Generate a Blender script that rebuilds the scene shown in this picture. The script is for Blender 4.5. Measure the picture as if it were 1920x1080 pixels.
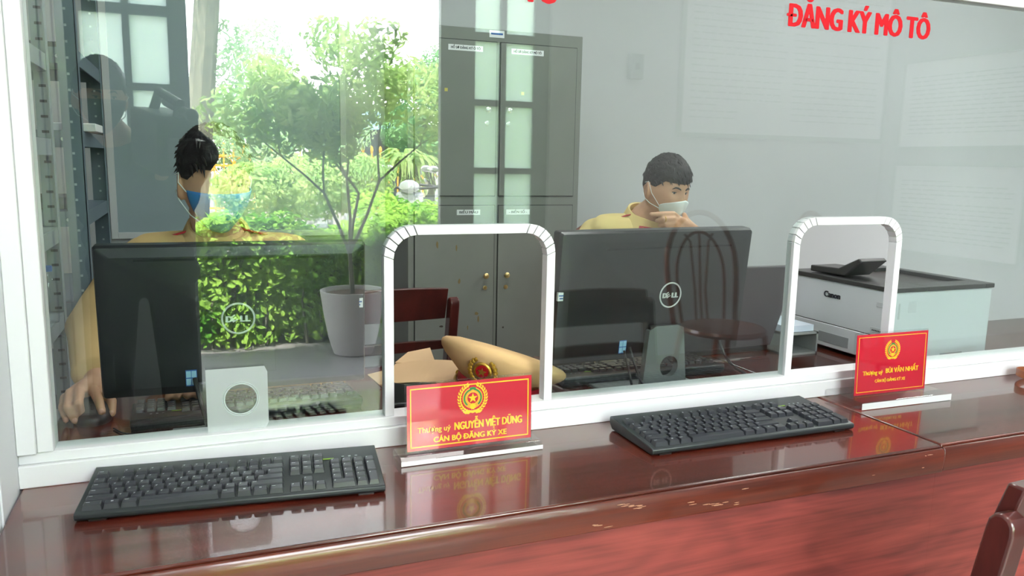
import bpy, bmesh, math, random
import numpy as np
from mathutils import Vector, Matrix, noise
random.seed(7); RNG = np.random.default_rng(7)
PI = math.pi
for o in list(bpy.data.objects): bpy.data.objects.remove(o)
SC = bpy.context.scene
COL = SC.collection

# ------------------------------------------------------------------ camera, sky, sun, fill lamps, exposure
FPX = 1491.26
YAW, PITCH, ROLL = 0.3804221, -0.15782726, 0.01844403
CAMP = np.array([0.0, 0.0, 1.26])
_cy, _sy, _cp, _sp = math.cos(YAW), math.sin(YAW), math.cos(PITCH), math.sin(PITCH)
_f = np.array([_sy*_cp, _cy*_cp, _sp]); _r0 = np.array([_cy, -_sy, 0.0]); _u0 = np.cross(_r0, _f)
_r = math.cos(ROLL)*_r0 + math.sin(ROLL)*_u0; _u = -math.sin(ROLL)*_r0 + math.cos(ROLL)*_u0
cam = bpy.data.cameras.new('camera'); camo = bpy.data.objects.new('camera', cam); COL.objects.link(camo)
cam.sensor_width = 36; cam.lens = FPX/1920*36; cam.clip_start = 0.01; cam.clip_end = 300
M = Matrix.Identity(4)
for i in range(3):
    M[i][0] = _r[i]; M[i][1] = _u[i]; M[i][2] = -_f[i]; M[i][3] = CAMP[i]
camo.matrix_world = M
SC.camera = camo

def ray(px, py): return (px-960)/FPX*_r - (py-540)/FPX*_u + _f
def onz(px, py, z): d = ray(px, py); return Vector(CAMP + (z-CAMP[2])/d[2]*d)
def ony(px, py, y): d = ray(px, py); return Vector(CAMP + (y-CAMP[1])/d[1]*d)

w = bpy.data.worlds.new('world'); SC.world = w; w.use_nodes = True
nt = w.node_tree; bg = nt.nodes['Background']
tc = nt.nodes.new('ShaderNodeTexCoord'); sx = nt.nodes.new('ShaderNodeSeparateXYZ'); cr = nt.nodes.new('ShaderNodeValToRGB')
nt.links.new(tc.outputs['Generated'], sx.inputs[0]); nt.links.new(sx.outputs[2], cr.inputs[0]); nt.links.new(cr.outputs[0], bg.inputs[0])
cr.color_ramp.elements[0].color = (1, 1, 1, 1); cr.color_ramp.elements[1].color = (0.78, 0.88, 1, 1)
bg.inputs[1].default_value = 25.0
sun = bpy.data.lights.new('sun', 'SUN'); sun.energy = 100; sun.angle = 0.02; sun.color = (1, 0.95, 0.86)
suno = bpy.data.objects.new('sun', sun); COL.objects.link(suno)
suno.rotation_euler = Vector((0.35, -0.25, -1.0)).to_track_quat('-Z', 'Y').to_euler(); suno.location = (0, 8, 12)

def area(name, loc, sx_, sy_, power, color=(1, 1, 1)):
    l = bpy.data.lights.new(name, 'AREA'); l.shape = 'RECTANGLE'; l.size = sx_; l.size_y = sy_; l.energy = power; l.color = color
    o = bpy.data.objects.new(name, l); COL.objects.link(o); o.location = loc; return o
FILL_LAMPS = [('fill_light_office', (1.0, 2.3, 3.05), 1.2, 0.3, 24), ('fill_light_office_right', (3.6, 2.3, 3.05), 1.2, 0.3, 54),
         ('fill_light_waiting', (0.6, 0.3, 3.05), 1.2, 0.3, 12), ('fill_light_waiting_right', (3.2, 0.0, 3.05), 1.2, 0.3, 26)]
for n_, l_, a_, b_, p_ in FILL_LAMPS: area(n_, l_, a_, b_, p_, (1, 0.98, 0.95))  # fill lamps added to brighten both rooms, all out of view

SC.view_settings.view_transform = 'Standard'; SC.view_settings.look = 'None'
SC.view_settings.exposure = 0.0; SC.view_settings.gamma = 1.0
try: SC.view_settings.use_curve_mapping = False
except Exception: pass
SC.render.engine = 'CYCLES'
cy = SC.cycles
cy.max_bounces = 10; cy.diffuse_bounces = 3; cy.glossy_bounces = 4; cy.transmission_bounces = 6; cy.transparent_max_bounces = 24
cy.caustics_reflective = False; cy.caustics_refractive = False; cy.sample_clamp_indirect = 6.0
cy.use_denoising = True
try: cy.denoiser = 'OPENIMAGEDENOISE'; cy.denoising_input_passes = 'RGB_ALBEDO_NORMAL'
except Exception: pass

# ------------------------------------------------------------------ materials
def srgb(r, g, b):
    f = lambda c: (c/255/12.92) if c/255 <= .04045 else ((c/255+.055)/1.055)**2.4
    return (f(r), f(g), f(b), 1)
MATS = {}
def mat(name, color, rough=0.5, metal=0.0, coat=0.0, noise_amt=0.0, noise_scale=8, spec=0.5, trans=0.0, bump=0.0, bump_scale=60, coat_rough=0.05, stretch=None, alpha=1.0, color2=None):
    if name in MATS: return MATS[name]
    m = bpy.data.materials.new(name); m.use_nodes = True; t = m.node_tree; b = t.nodes['Principled BSDF']
    if len(color) == 3: color = (*color, 1)
    b.inputs['Base Color'].default_value = color; b.inputs['Roughness'].default_value = rough
    b.inputs['Metallic'].default_value = metal; b.inputs['Coat Weight'].default_value = coat; b.inputs['Coat Roughness'].default_value = coat_rough
    b.inputs['Specular IOR Level'].default_value = spec; b.inputs['Transmission Weight'].default_value = trans
    if alpha < 1: b.inputs['Alpha'].default_value = alpha
    tc = t.nodes.new('ShaderNodeTexCoord'); mp = t.nodes.new('ShaderNodeMapping'); t.links.new(tc.outputs['Object'], mp.inputs[0])
    if stretch: mp.inputs['Scale'].default_value = stretch
    n = t.nodes.new('ShaderNodeTexNoise'); n.inputs['Scale'].default_value = noise_scale; n.inputs['Detail'].default_value = 5
    t.links.new(mp.outputs[0], n.inputs[0])
    r = t.nodes.new('ShaderNodeValToRGB'); r.color_ramp.elements[0].position = 0.3; r.color_ramp.elements[1].position = 0.7
    c2 = color2 if color2 else tuple(min(1, c*(1+noise_amt)) for c in color[:3])
    c1 = color[:3] if color2 else tuple(c*(1-noise_amt) for c in color[:3])
    r.color_ramp.elements[0].color = (*c1[:3], 1); r.color_ramp.elements[1].color = (*c2[:3], 1)
    t.links.new(n.outputs[0], r.inputs[0]); t.links.new(r.outputs[0], b.inputs['Base Color'])
    if bump:
        n2 = t.nodes.new('ShaderNodeTexNoise'); n2.inputs['Scale'].default_value = bump_scale; n2.inputs['Detail'].default_value = 4
        t.links.new(mp.outputs[0], n2.inputs[0])
        bp = t.nodes.new('ShaderNodeBump'); bp.inputs['Strength'].default_value = bump; bp.inputs['Distance'].default_value = 0.002
        t.links.new(n2.outputs[0], bp.inputs['Height']); t.links.new(bp.outputs[0], b.inputs['Normal'])
    MATS[name] = m; return m

def wood(name, dark, light, rough, coat, scale=(1.2, 14, 14), dist=1.5, ramp=(0.35, 0.65), coat_rough=0.05, spec=0.5, world=False):
    m = bpy.data.materials.new(name); m.use_nodes = True; t = m.node_tree; b = t.nodes['Principled BSDF']
    b.inputs['Roughness'].default_value = rough; b.inputs['Coat Weight'].default_value = coat; b.inputs['Coat Roughness'].default_value = coat_rough
    b.inputs['Specular IOR Level'].default_value = spec
    tc = t.nodes.new('ShaderNodeNewGeometry' if world else 'ShaderNodeTexCoord'); OUT = 'Position' if world else 'Object'; mp = t.nodes.new('ShaderNodeMapping'); mp.inputs['Scale'].default_value = scale
    t.links.new(tc.outputs[OUT], mp.inputs[0])
    n = t.nodes.new('ShaderNodeTexNoise'); n.inputs['Scale'].default_value = 1.0; n.inputs['Detail'].default_value = 6; n.inputs['Distortion'].default_value = dist
    t.links.new(mp.outputs[0], n.inputs[0])
    mp2 = t.nodes.new('ShaderNodeMapping'); mp2.inputs['Scale'].default_value = (scale[0]*4, scale[1]*12, scale[2]*12); t.links.new(tc.outputs[OUT], mp2.inputs[0])
    n2 = t.nodes.new('ShaderNodeTexNoise'); n2.inputs['Scale'].default_value = 1.0; n2.inputs['Detail'].default_value = 3; t.links.new(mp2.outputs[0], n2.inputs[0])
    mx = t.nodes.new('ShaderNodeMix'); mx.data_type = 'FLOAT'; mx.inputs[0].default_value = 0.28
    t.links.new(n.outputs[0], mx.inputs[2]); t.links.new(n2.outputs[0], mx.inputs[3])
    r = t.nodes.new('ShaderNodeValToRGB'); r.color_ramp.elements[0].position = ramp[0]; r.color_ramp.elements[1].position = ramp[1]
    r.color_ramp.elements[0].color = dark; r.color_ramp.elements[1].color = light
    t.links.new(mx.outputs[0], r.inputs[0]); t.links.new(r.outputs[0], b.inputs['Base Color'])
    MATS[name] = m; return m

def figure(m):
    """adds the arched grain figure of sawn timber: contour lines of a stretched low noise"""
    t = m.node_tree; r = [n for n in t.nodes if n.type == 'VALTORGB'][0]; src = r.inputs[0].links[0].from_socket
    g = t.nodes.new('ShaderNodeNewGeometry'); mp = t.nodes.new('ShaderNodeMapping'); mp.inputs['Scale'].default_value = (1.6, 3, 6.5); t.links.new(g.outputs['Position'], mp.inputs[0])
    n = t.nodes.new('ShaderNodeTexNoise'); n.inputs['Scale'].default_value = 1.0; n.inputs['Detail'].default_value = 1.5; n.inputs['Distortion'].default_value = 0.6; t.links.new(mp.outputs[0], n.inputs[0])
    a = t.nodes.new('ShaderNodeMath'); a.operation = 'MULTIPLY'; a.inputs[1].default_value = 95; t.links.new(n.outputs[0], a.inputs[0])
    b = t.nodes.new('ShaderNodeMath'); b.operation = 'SINE'; t.links.new(a.outputs[0], b.inputs[0])
    c = t.nodes.new('ShaderNodeMath'); c.operation = 'MULTIPLY_ADD'; c.inputs[1].default_value = 0.03; t.links.new(b.outputs[0], c.inputs[0]); t.links.new(src, c.inputs[2]); t.links.new(c.outputs[0], r.inputs[0])

def glass_mat(name, ior=1.5, tint=(0.93, 0.975, 0.96), rough=0.0):
    m = bpy.data.materials.new(name); m.use_nodes = True; t = m.node_tree; t.nodes.remove(t.nodes['Principled BSDF'])
    out = t.nodes['Material Output']; tr = t.nodes.new('ShaderNodeBsdfTransparent'); gl = t.nodes.new('ShaderNodeBsdfGlossy')
    tr.inputs[0].default_value = (*tint, 1); gl.inputs['Roughness'].default_value = rough
    fr = t.nodes.new('ShaderNodeFresnel'); ge = t.nodes.new('ShaderNodeNewGeometry'); mx = t.nodes.new('ShaderNodeMix'); mx.data_type = 'FLOAT'
    mx.inputs[2].default_value = ior; mx.inputs[3].default_value = 1/ior
    t.links.new(ge.outputs['Backfacing'], mx.inputs[0]); t.links.new(mx.outputs[0], fr.inputs['IOR'])
    ms = t.nodes.new('ShaderNodeMixShader'); t.links.new(fr.outputs[0], ms.inputs[0]); t.links.new(tr.outputs[0], ms.inputs[1]); t.links.new(gl.outputs[0], ms.inputs[2])
    t.links.new(ms.outputs[0], out.inputs[0]); MATS[name] = m; return m

def leaf_mat(name, c1, c2, transl=0.35):
    m = bpy.data.materials.new(name); m.use_nodes = True; t = m.node_tree; t.nodes.remove(t.nodes['Principled BSDF'])
    out = t.nodes['Material Output']; d = t.nodes.new('ShaderNodeBsdfDiffuse'); tr = t.nodes.new('ShaderNodeBsdfTranslucent'); ms = t.nodes.new('ShaderNodeMixShader')
    ms.inputs[0].default_value = transl
    tc = t.nodes.new('ShaderNodeTexCoord'); n = t.nodes.new('ShaderNodeTexNoise'); n.inputs['Scale'].default_value = 3.5; n.inputs['Detail'].default_value = 6
    t.links.new(tc.outputs['Object'], n.inputs[0]); r = t.nodes.new('ShaderNodeValToRGB')
    r.color_ramp.elements[0].position = 0.38; r.color_ramp.elements[1].position = 0.62
    r.color_ramp.elements[0].color = c1; r.color_ramp.elements[1].color = c2
    t.links.new(n.outputs[0], r.inputs[0]); t.links.new(r.outputs[0], d.inputs[0]); t.links.new(r.outputs[0], tr.inputs[0])
    t.links.new(d.outputs[0], ms.inputs[1]); t.links.new(tr.outputs[0], ms.inputs[2]); t.links.new(ms.outputs[0], out.inputs[0])
    MATS[name] = m; return m

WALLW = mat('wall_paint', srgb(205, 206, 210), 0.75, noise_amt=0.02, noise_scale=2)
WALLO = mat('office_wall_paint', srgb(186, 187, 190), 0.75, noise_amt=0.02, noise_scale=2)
CEIL = mat('ceiling_paint', srgb(225, 225, 225), 0.8)
FLOORM = mat('floor_tile', srgb(168, 160, 150), 0.25, noise_amt=0.08, noise_scale=4)
ALU = mat('white_aluminium', srgb(238, 239, 242), 0.32, noise_amt=0.01)
PANE = glass_mat('pane_glass', 1.85)
ACRYL = glass_mat('acrylic_clear', 1.6, (0.96, 0.97, 0.97))
ACRYLE = mat('acrylic_frosted_edge', srgb(235, 238, 240), 0.15, spec=0.8)
DESK = wood('lacquered_wood', srgb(54, 20, 13), srgb(102, 40, 27), 0.25, 0.75, (1.0, 9, 9), 1.6)
EDGE = wood('lacquered_edge', srgb(58, 20, 12), srgb(104, 42, 26), 0.3, 0.5, (1.4, 16, 16), 1.8)
PANEL = wood('laminate_panel', srgb(92, 38, 36), srgb(160, 72, 64), 0.5, 0.0, (1.3, 8, 14), 2.0, (0.30, 0.68), world=True)
figure(PANEL)
CHAIRW = wood('chair_wood', srgb(44, 16, 14), srgb(84, 32, 28), 0.3, 0.7, (6, 6, 1.5), 1.2)
BENTW = wood('bent_wood', srgb(92, 40, 26), srgb(140, 70, 46), 0.3, 0.6, (5, 5, 5), 1.2)
BLACKP = mat('black_plastic', srgb(42, 44, 46), 0.42, noise_amt=0.05, noise_scale=30, bump=0.05, bump_scale=400)
KEYP = mat('key_plastic', srgb(50, 52, 58), 0.33, noise_amt=0.04)
KBCASE = mat('keyboard_case_plastic', srgb(36, 42, 44), 0.36, noise_amt=0.04)
LEGEND = mat('legend_print', srgb(190, 195, 200), 0.6)
MONP = mat('monitor_plastic', srgb(34, 36, 38), 0.3, noise_amt=0.05, bump=0.03, bump_scale=500)
SCREENM = mat('screen_black', srgb(14, 14, 16), 0.12)
STAND = mat('stand_plastic', srgb(104, 107, 108), 0.4)
SILVER = mat('logo_silver', srgb(225, 228, 230), 0.35, metal=0.2)
LOGOIN = mat('logo_black', srgb(24, 25, 27), 0.4)
STEELG = mat('cabinet_paint', srgb(118, 121, 116), 0.42, noise_amt=0.05, noise_scale=6)
GAP = mat('dark_gap', srgb(20, 20, 20), 0.8)
BRASS = mat('brass', srgb(190, 170, 120), 0.3, metal=0.85)
CHROME = mat('chrome', srgb(215, 215, 215), 0.2, metal=0.9)
PAPER = mat('white_paper', srgb(232, 234, 238), 0.7)
INK = mat('black_ink', srgb(30, 34, 44), 0.6)
BLUEI = mat('blue_ink', srgb(40, 90, 160), 0.6)
KRAFT = mat('kraft_paper', srgb(206, 172, 132), 0.7, noise_amt=0.04)
RED = mat('sign_red', srgb(192, 8, 42), 0.4, coat=1.0, coat_rough=0.02)
YEL = mat('sign_yellow', srgb(240, 200, 30), 0.45, coat=1.0, coat_rough=0.02)
for m_ in (RED, YEL): m_.node_tree.nodes['Principled BSDF'].inputs['Coat IOR'].default_value = 1.9
YEL2 = mat('sign_gold', srgb(214, 152, 50), 0.45)
GREENS = mat('sign_green', srgb(40, 120, 60), 0.5)
LETTER = mat('red_vinyl', srgb(196, 8, 26), 0.6, spec=0.3)
SKIN = mat('skin', srgb(206, 158, 128), 0.5, noise_amt=0.05, noise_scale=14, bump=0.06, bump_scale=120)
LIPS = mat('nail', srgb(222, 170, 150), 0.3)
HAIR = mat('black_hair', srgb(20, 17, 17), 0.6, noise_amt=0.3, noise_scale=80, bump=0.6, bump_scale=220)
SHIRT = mat('tan_shirt', srgb(222, 184, 128), 0.8, noise_amt=0.03, bump=0.08, bump_scale=500)
SHIRT2 = mat('yellow_shirt', srgb(232, 206, 140), 0.8, noise_amt=0.03, bump=0.08, bump_scale=500)
DARKSH = mat('dark_shirt', srgb(40, 46, 56), 0.8, noise_amt=0.08)
MASKB = mat('blue_mask', srgb(64, 146, 220), 0.75, noise_amt=0.04)
MASKB2 = mat('pale_blue_mask', srgb(150, 198, 226), 0.75, noise_amt=0.04)
MASKW = mat('white_mask', srgb(234, 240, 242), 0.75, noise_amt=0.02)
EYEW = mat('eye_white', srgb(210, 205, 200), 0.3)
EYED = mat('eye_dark', srgb(28, 20, 18), 0.25)
REDTAB = mat('red_tab', srgb(170, 24, 34), 0.6)
GOLD = mat('gold', srgb(205, 165, 70), 0.28, metal=0.85)
CAPT = mat('cap_cloth', srgb(214, 176, 126), 0.8, noise_amt=0.04, bump=0.1, bump_scale=600)
PRINTW = mat('printer_white', srgb(214, 218, 222), 0.45, noise_amt=0.01)
PRINTG = mat('printer_lid', srgb(62, 62, 62), 0.4)
LCD = mat('lcd_panel', srgb(110, 122, 130), 0.2)
LEATH = mat('brown_leather', srgb(150, 84, 48), 0.5, noise_amt=0.12, noise_scale=20)
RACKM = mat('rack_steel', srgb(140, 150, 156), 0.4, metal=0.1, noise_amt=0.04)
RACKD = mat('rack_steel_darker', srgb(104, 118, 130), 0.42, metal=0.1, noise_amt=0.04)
BOARDB = mat('board_blue_grey', srgb(150, 164, 172), 0.5)
GREYF = mat('door_grey_paint', srgb(120, 128, 130), 0.45)
CABLE = mat('cable_black', srgb(28, 28, 30), 0.4)
MOTOW = mat('scooter_paint_white', srgb(220, 222, 225), 0.25, coat=0.7)
MOTOD = mat('scooter_paint_dark', srgb(46, 48, 54), 0.3, coat=0.5)
TYRE = mat('tyre_rubber', srgb(28, 28, 28), 0.8)
BARK = mat('bark', srgb(92, 92, 78), 0.9, noise_amt=0.3, noise_scale=10, stretch=(4, 4, 0.7), bump=0.8, bump_scale=20)
POTM = mat('pot_concrete', srgb(196, 190, 190), 0.7, noise_amt=0.04)
SOIL = mat('soil', srgb(72, 56, 44), 0.95, noise_amt=0.3, noise_scale=40, bump=0.8)
GROUNDM = mat('paving', srgb(128, 122, 112), 0.7, noise_amt=0.1, noise_scale=3)
PATIO = mat('patio_tile', srgb(150, 146, 146), 0.35, noise_amt=0.08, noise_scale=5)
GRASS = mat('grass', srgb(120, 150, 60), 0.9, noise_amt=0.3, noise_scale=12)
FENCEY = mat('fence_yellow', srgb(228, 176, 70), 0.5)
LEAFH = leaf_mat('hedge_leaf', srgb(70, 118, 42), srgb(162, 198, 92))
LEAFT = leaf_mat('young_leaf', srgb(136, 172, 104), srgb(200, 218, 150), 0.5)
LEAFF = leaf_mat('tree_leaf', srgb(150, 186, 144), srgb(204, 222, 184), 0.5)  # leaf tones paled to stand in for haze and overexposure
LEAFD = leaf_mat('dense_leaf', srgb(88, 136, 88), srgb(146, 184, 130), 0.4)

def frosted():
    m = bpy.data.materials.new('frosted_glass'); m.use_nodes = True; t = m.node_tree; t.nodes.remove(t.nodes['Principled BSDF'])
    out = t.nodes['Material Output']; tr = t.nodes.new('ShaderNodeBsdfTranslucent'); tr.inputs[0].default_value = (0.86, 0.94, 0.92, 1)
    gl = t.nodes.new('ShaderNodeBsdfGlossy'); gl.inputs['Roughness'].default_value = 0.3
    ms = t.nodes.new('ShaderNodeMixShader'); ms.inputs[0].default_value = 0.05
    t.links.new(tr.outputs[0], ms.inputs[1]); t.links.new(gl.outputs[0], ms.inputs[2]); t.links.new(ms.outputs[0], out.inputs[0]); return m
FROST = frosted()
def film():
    m = bpy.data.materials.new('translucent_film'); m.use_nodes = True; t = m.node_tree; t.nodes.remove(t.nodes['Principled BSDF'])
    out = t.nodes['Material Output']; tr = t.nodes.new('ShaderNodeBsdfTransparent'); tr.inputs[0].default_value = (0.95, 0.97, 0.97, 1)
    d = t.nodes.new('ShaderNodeBsdfDiffuse'); d.inputs[0].default_value = (0.9, 0.94, 0.95, 1)
    ms = t.nodes.new('ShaderNodeMixShader'); ms.inputs[0].default_value = 0.36
    t.links.new(tr.outputs[0], ms.inputs[1]); t.links.new(d.outputs[0], ms.inputs[2]); t.links.new(ms.outputs[0], out.inputs[0]); return m
FILM = film()
def emis(name, c, s):
    m = bpy.data.materials.new(name); m.use_nodes = True; b = m.node_tree.nodes['Principled BSDF']
    b.inputs['Emission Color'].default_value = c; b.inputs['Emission Strength'].default_value = s; b.inputs['Base Color'].default_value = (0.8, 0.8, 0.8, 1); return m
FILL_GLOW = emis('fill_diffuser', (1, 0.98, 0.95, 1), 2.5)  # glow of the added fill fixtures

# ------------------------------------------------------------------ mesh helpers
def frame_from(d):
    d = Vector(d).normalized(); a = Vector((0, 0, 1)) if abs(d.z) < 0.95 else Vector((1, 0, 0))
    u = d.cross(a).normalized(); v = d.cross(u).normalized(); return u, v, d
class B:
    def __init__(s): s.v = []; s.f = []; s.m = []
    def add(s, vs, fs, mi=0, X=None):
        o = len(s.v)
        for p in vs: s.v.append(tuple(X @ Vector(p)) if X is not None else tuple(p))
        for f in fs: s.f.append(tuple(i+o for i in f)); s.m.append(mi)
        return s
    def box(s, lo, hi, mi=0, X=None):
        x0, y0, z0 = lo; x1, y1, z1 = hi
        vs = [(x0,y0,z0),(x1,y0,z0),(x1,y1,z0),(x0,y1,z0),(x0,y0,z1),(x1,y0,z1),(x1,y1,z1),(x0,y1,z1)]
        return s.add(vs, [(3,2,1,0),(4,5,6,7),(0,1,5,4),(1,2,6,5),(2,3,7,6),(3,0,4,7)], mi, X)
    def taper(s, lo, hi, top, mi=0, X=None, top_off=(0, 0)):  # box whose top is inset by top=(dx,dy)
        x0, y0, z0 = lo; x1, y1, z1 = hi; a, b = top; ox, oy = top_off
        vs = [(x0,y0,z0),(x1,y0,z0),(x1,y1,z0),(x0,y1,z0),(x0+a+ox,y0+b+oy,z1),(x1-a+ox,y0+b+oy,z1),(x1-a+ox,y1-b+oy,z1),(x0+a+ox,y1-b+oy,z1)]
        return s.add(vs, [(3,2,1,0),(4,5,6,7),(0,1,5,4),(1,2,6,5),(2,3,7,6),(3,0,4,7)], mi, X)
    def prism(s, poly, a, b, axis='y', mi=0, X=None):  # poly in the plane perpendicular to axis, extruded a..b
        n = len(poly)
        def P(p, t): return (p[0], t, p[1]) if axis == 'y' else ((p[0], p[1], t) if axis == 'z' else (t, p[0], p[1]))
        vs = [P(p, a) for p in poly]+[P(p, b) for p in poly]
        fs = [tuple(range(n)), tuple(range(2*n-1, n-1, -1))]+[(i+n, (i+1) % n+n, (i+1) % n, i) for i in range(n)]
        return s.add(vs, fs, mi, X)
    def tube(s, pts, r, n=10, mi=0, cap=True, X=None):
        pts = [Vector(p) for p in pts]; m = len(pts); rs = r if hasattr(r, '__len__') else [r]*m
        d0 = (pts[1]-pts[0]).normalized(); u, v, _ = frame_from(d0); vs = []
        for i in range(m):
            d = (pts[min(i+1, m-1)]-pts[max(i-1, 0)]).normalized()
            u = (u-d*u.dot(d)).normalized(); v = d.cross(u)
            for k in range(n):
                a = 2*PI*k/n; vs.append(pts[i]+(u*math.cos(a)+v*math.sin(a))*rs[i])
        fs = [(i*n+k, i*n+(k+1) % n, (i+1)*n+(k+1) % n, (i+1)*n+k) for i in range(m-1) for k in range(n)]
        if cap: fs += [tuple(range(n-1, -1, -1)), tuple((m-1)*n+k for k in range(n))]
        return s.add(vs, fs, mi, X)
    def lathe(s, prof, n=24, mi=0, X=None, sc=(1, 1)):  # prof (r,z)
        vs = []; m = len(prof)
        for r, z in prof:
            for k in range(n): a = 2*PI*k/n; vs.append((r*math.cos(a)*sc[0], r*math.sin(a)*sc[1], z))
        fs = [(i*n+k, i*n+(k+1) % n, (i+1)*n+(k+1) % n, (i+1)*n+k) for i in range(m-1) for k in range(n)]
        fs += [tuple(range(n-1, -1, -1)), tuple((m-1)*n+k for k in range(n))]
        return s.add(vs, fs, mi, X)
    def ball(s, c, r, n=12, mi=0, X=None):
        rx, ry, rz = r if hasattr(r, '__len__') else (r, r, r)
        prof = [(math.sin(PI*i/n), -math.cos(PI*i/n)) for i in range(n+1)]; prof[0] = (1e-3, -1); prof[-1] = (1e-3, 1)
        vs = []; q = n*2
        for a_, z_ in prof:
            for k in range(q): a = 2*PI*k/q; vs.append((c[0]+rx*a_*math.cos(a), c[1]+ry*a_*math.sin(a), c[2]+rz*z_))
        fs = [(i*q+k, i*q+(k+1) % q, (i+1)*q+(k+1) % q, (i+1)*q+k) for i in range(n) for k in range(q)]
        fs += [tuple(range(q-1, -1, -1)), tuple(n*q+k for k in range(q))]
        return s.add(vs, fs, mi, X)
    def capsule(s, pts, rs, n=12):
        for i in range(len(pts)-1): s.tube([pts[i], pts[i+1]], [rs[i], rs[i+1]], n)
        for p, r in zip(pts, rs): s.ball(p, r*1.0, 8)
        return s
    def ring(s, c, R, r, n=32, q=8, mi=0, X=None, ax='y'):
        vs = []
        for i in range(n):
            a = 2*PI*i/n
            for k in range(q):
                b = 2*PI*k/q; rr = R+r*math.cos(b); h = r*math.sin(b)
                p = (rr*math.cos(a), h, rr*math.sin(a)) if ax == 'y' else ((rr*math.cos(a), rr*math.sin(a), h) if ax == 'z' else (h, rr*math.cos(a), rr*math.sin(a)))
                vs.append((c[0]+p[0], c[1]+p[1], c[2]+p[2]))
        fs = [(i*q+k, i*q+(k+1) % q, ((i+1) % n)*q+(k+1) % q, ((i+1) % n)*q+k) for i in range(n) for k in range(q)]
        return s.add(vs, fs, mi, X)
def obj(name, b, mats, parent=None, bevel=0, seg=2, smooth=True, loc=None, world=False, ang=35, clean=True):
    me = bpy.data.meshes.new(name)
    if isinstance(b, B):
        me.from_pydata(b.v, [], b.f); 
        for p, mi in zip(me.polygons, b.m): p.material_index = mi
    else: me = b
    if not isinstance(mats, (list, tuple)): mats = [mats]
    for m in mats: me.materials.append(m)
    if clean:
        bm = bmesh.new(); bm.from_mesh(me); bmesh.ops.recalc_face_normals(bm, faces=bm.faces); bm.to_mesh(me); bm.free()
    if smooth:
        me.polygons.foreach_set('use_smooth', [True]*len(me.polygons))
        try: me.set_sharp_from_angle(angle=math.radians(ang))
        except Exception: pass
    me.update()
    o = bpy.data.objects.new(name, me); COL.objects.link(o)
    if parent is not None:
        o.parent = parent
        if world:
            inv = parent_world(parent).inverted(); me.transform(inv)
    if loc is not None: o.location = loc
    if bevel:
        md = o.modifiers.new('bevel', 'BEVEL'); md.width = bevel; md.segments = seg; md.limit_method = 'ANGLE'; md.angle_limit = math.radians(40)
    return o
def parent_world(o):
    m = Matrix.LocRotScale(o.location, o.rotation_euler, o.scale)
    return parent_world(o.parent) @ m if o.parent else m
def tag(o, label, cat, group=None, kind=None):
    o['label'] = label; o['category'] = cat
    if group: o['group'] = group
    if kind: o['kind'] = kind
    return o
def thing(name, label, cat, loc=(0, 0, 0), rot=(0, 0, 0), group=None):
    o = bpy.data.objects.new(name, None); COL.objects.link(o); o.location = loc; o.rotation_euler = rot; o.empty_display_size = 0.05
    return tag(o, label, cat, group)
def struct(name, b, mats, label=None, **k):
    o = obj(name, b, mats, **k); o['kind'] = 'structure'
    if label: o['label'] = label
    return o
def sroot(name, label, loc=(0, 0, 0)):
    o = bpy.data.objects.new(name, None); COL.objects.link(o); o.location = loc; o['kind'] = 'structure'; o['label'] = label; return o
def dup(root, loc, rot=None, label=None):
    r = root.copy(); COL.objects.link(r); r.location = loc
    if rot is not None: r.rotation_euler = rot
    if label: r['label'] = label
    for ch in [o for o in bpy.data.objects if o.parent == root]:
        c = ch.copy(); COL.objects.link(c); c.parent = r
        for g in [o for o in bpy.data.objects if o.parent == ch]:
            d = g.copy(); COL.objects.link(d); d.parent = c
    return r
def text_mesh(body, size, bold=0.0, xs=1.0, depth=0.0005, align='LEFT', spacing=1.0):
    cu = bpy.data.curves.new('t', 'FONT'); cu.body = body; cu.size = size; cu.offset = bold; cu.extrude = depth; cu.align_x = align; cu.space_character = spacing
    cu.resolution_u = 3
    o = bpy.data.objects.new('t', cu); COL.objects.link(o)
    dg = bpy.context.evaluated_depsgraph_get(); me = bpy.data.meshes.new_from_object(o.evaluated_get(dg))
    bpy.data.objects.remove(o); me.transform(Matrix.Diagonal((xs, 1, 1, 1))); me.materials.clear(); return me
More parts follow.
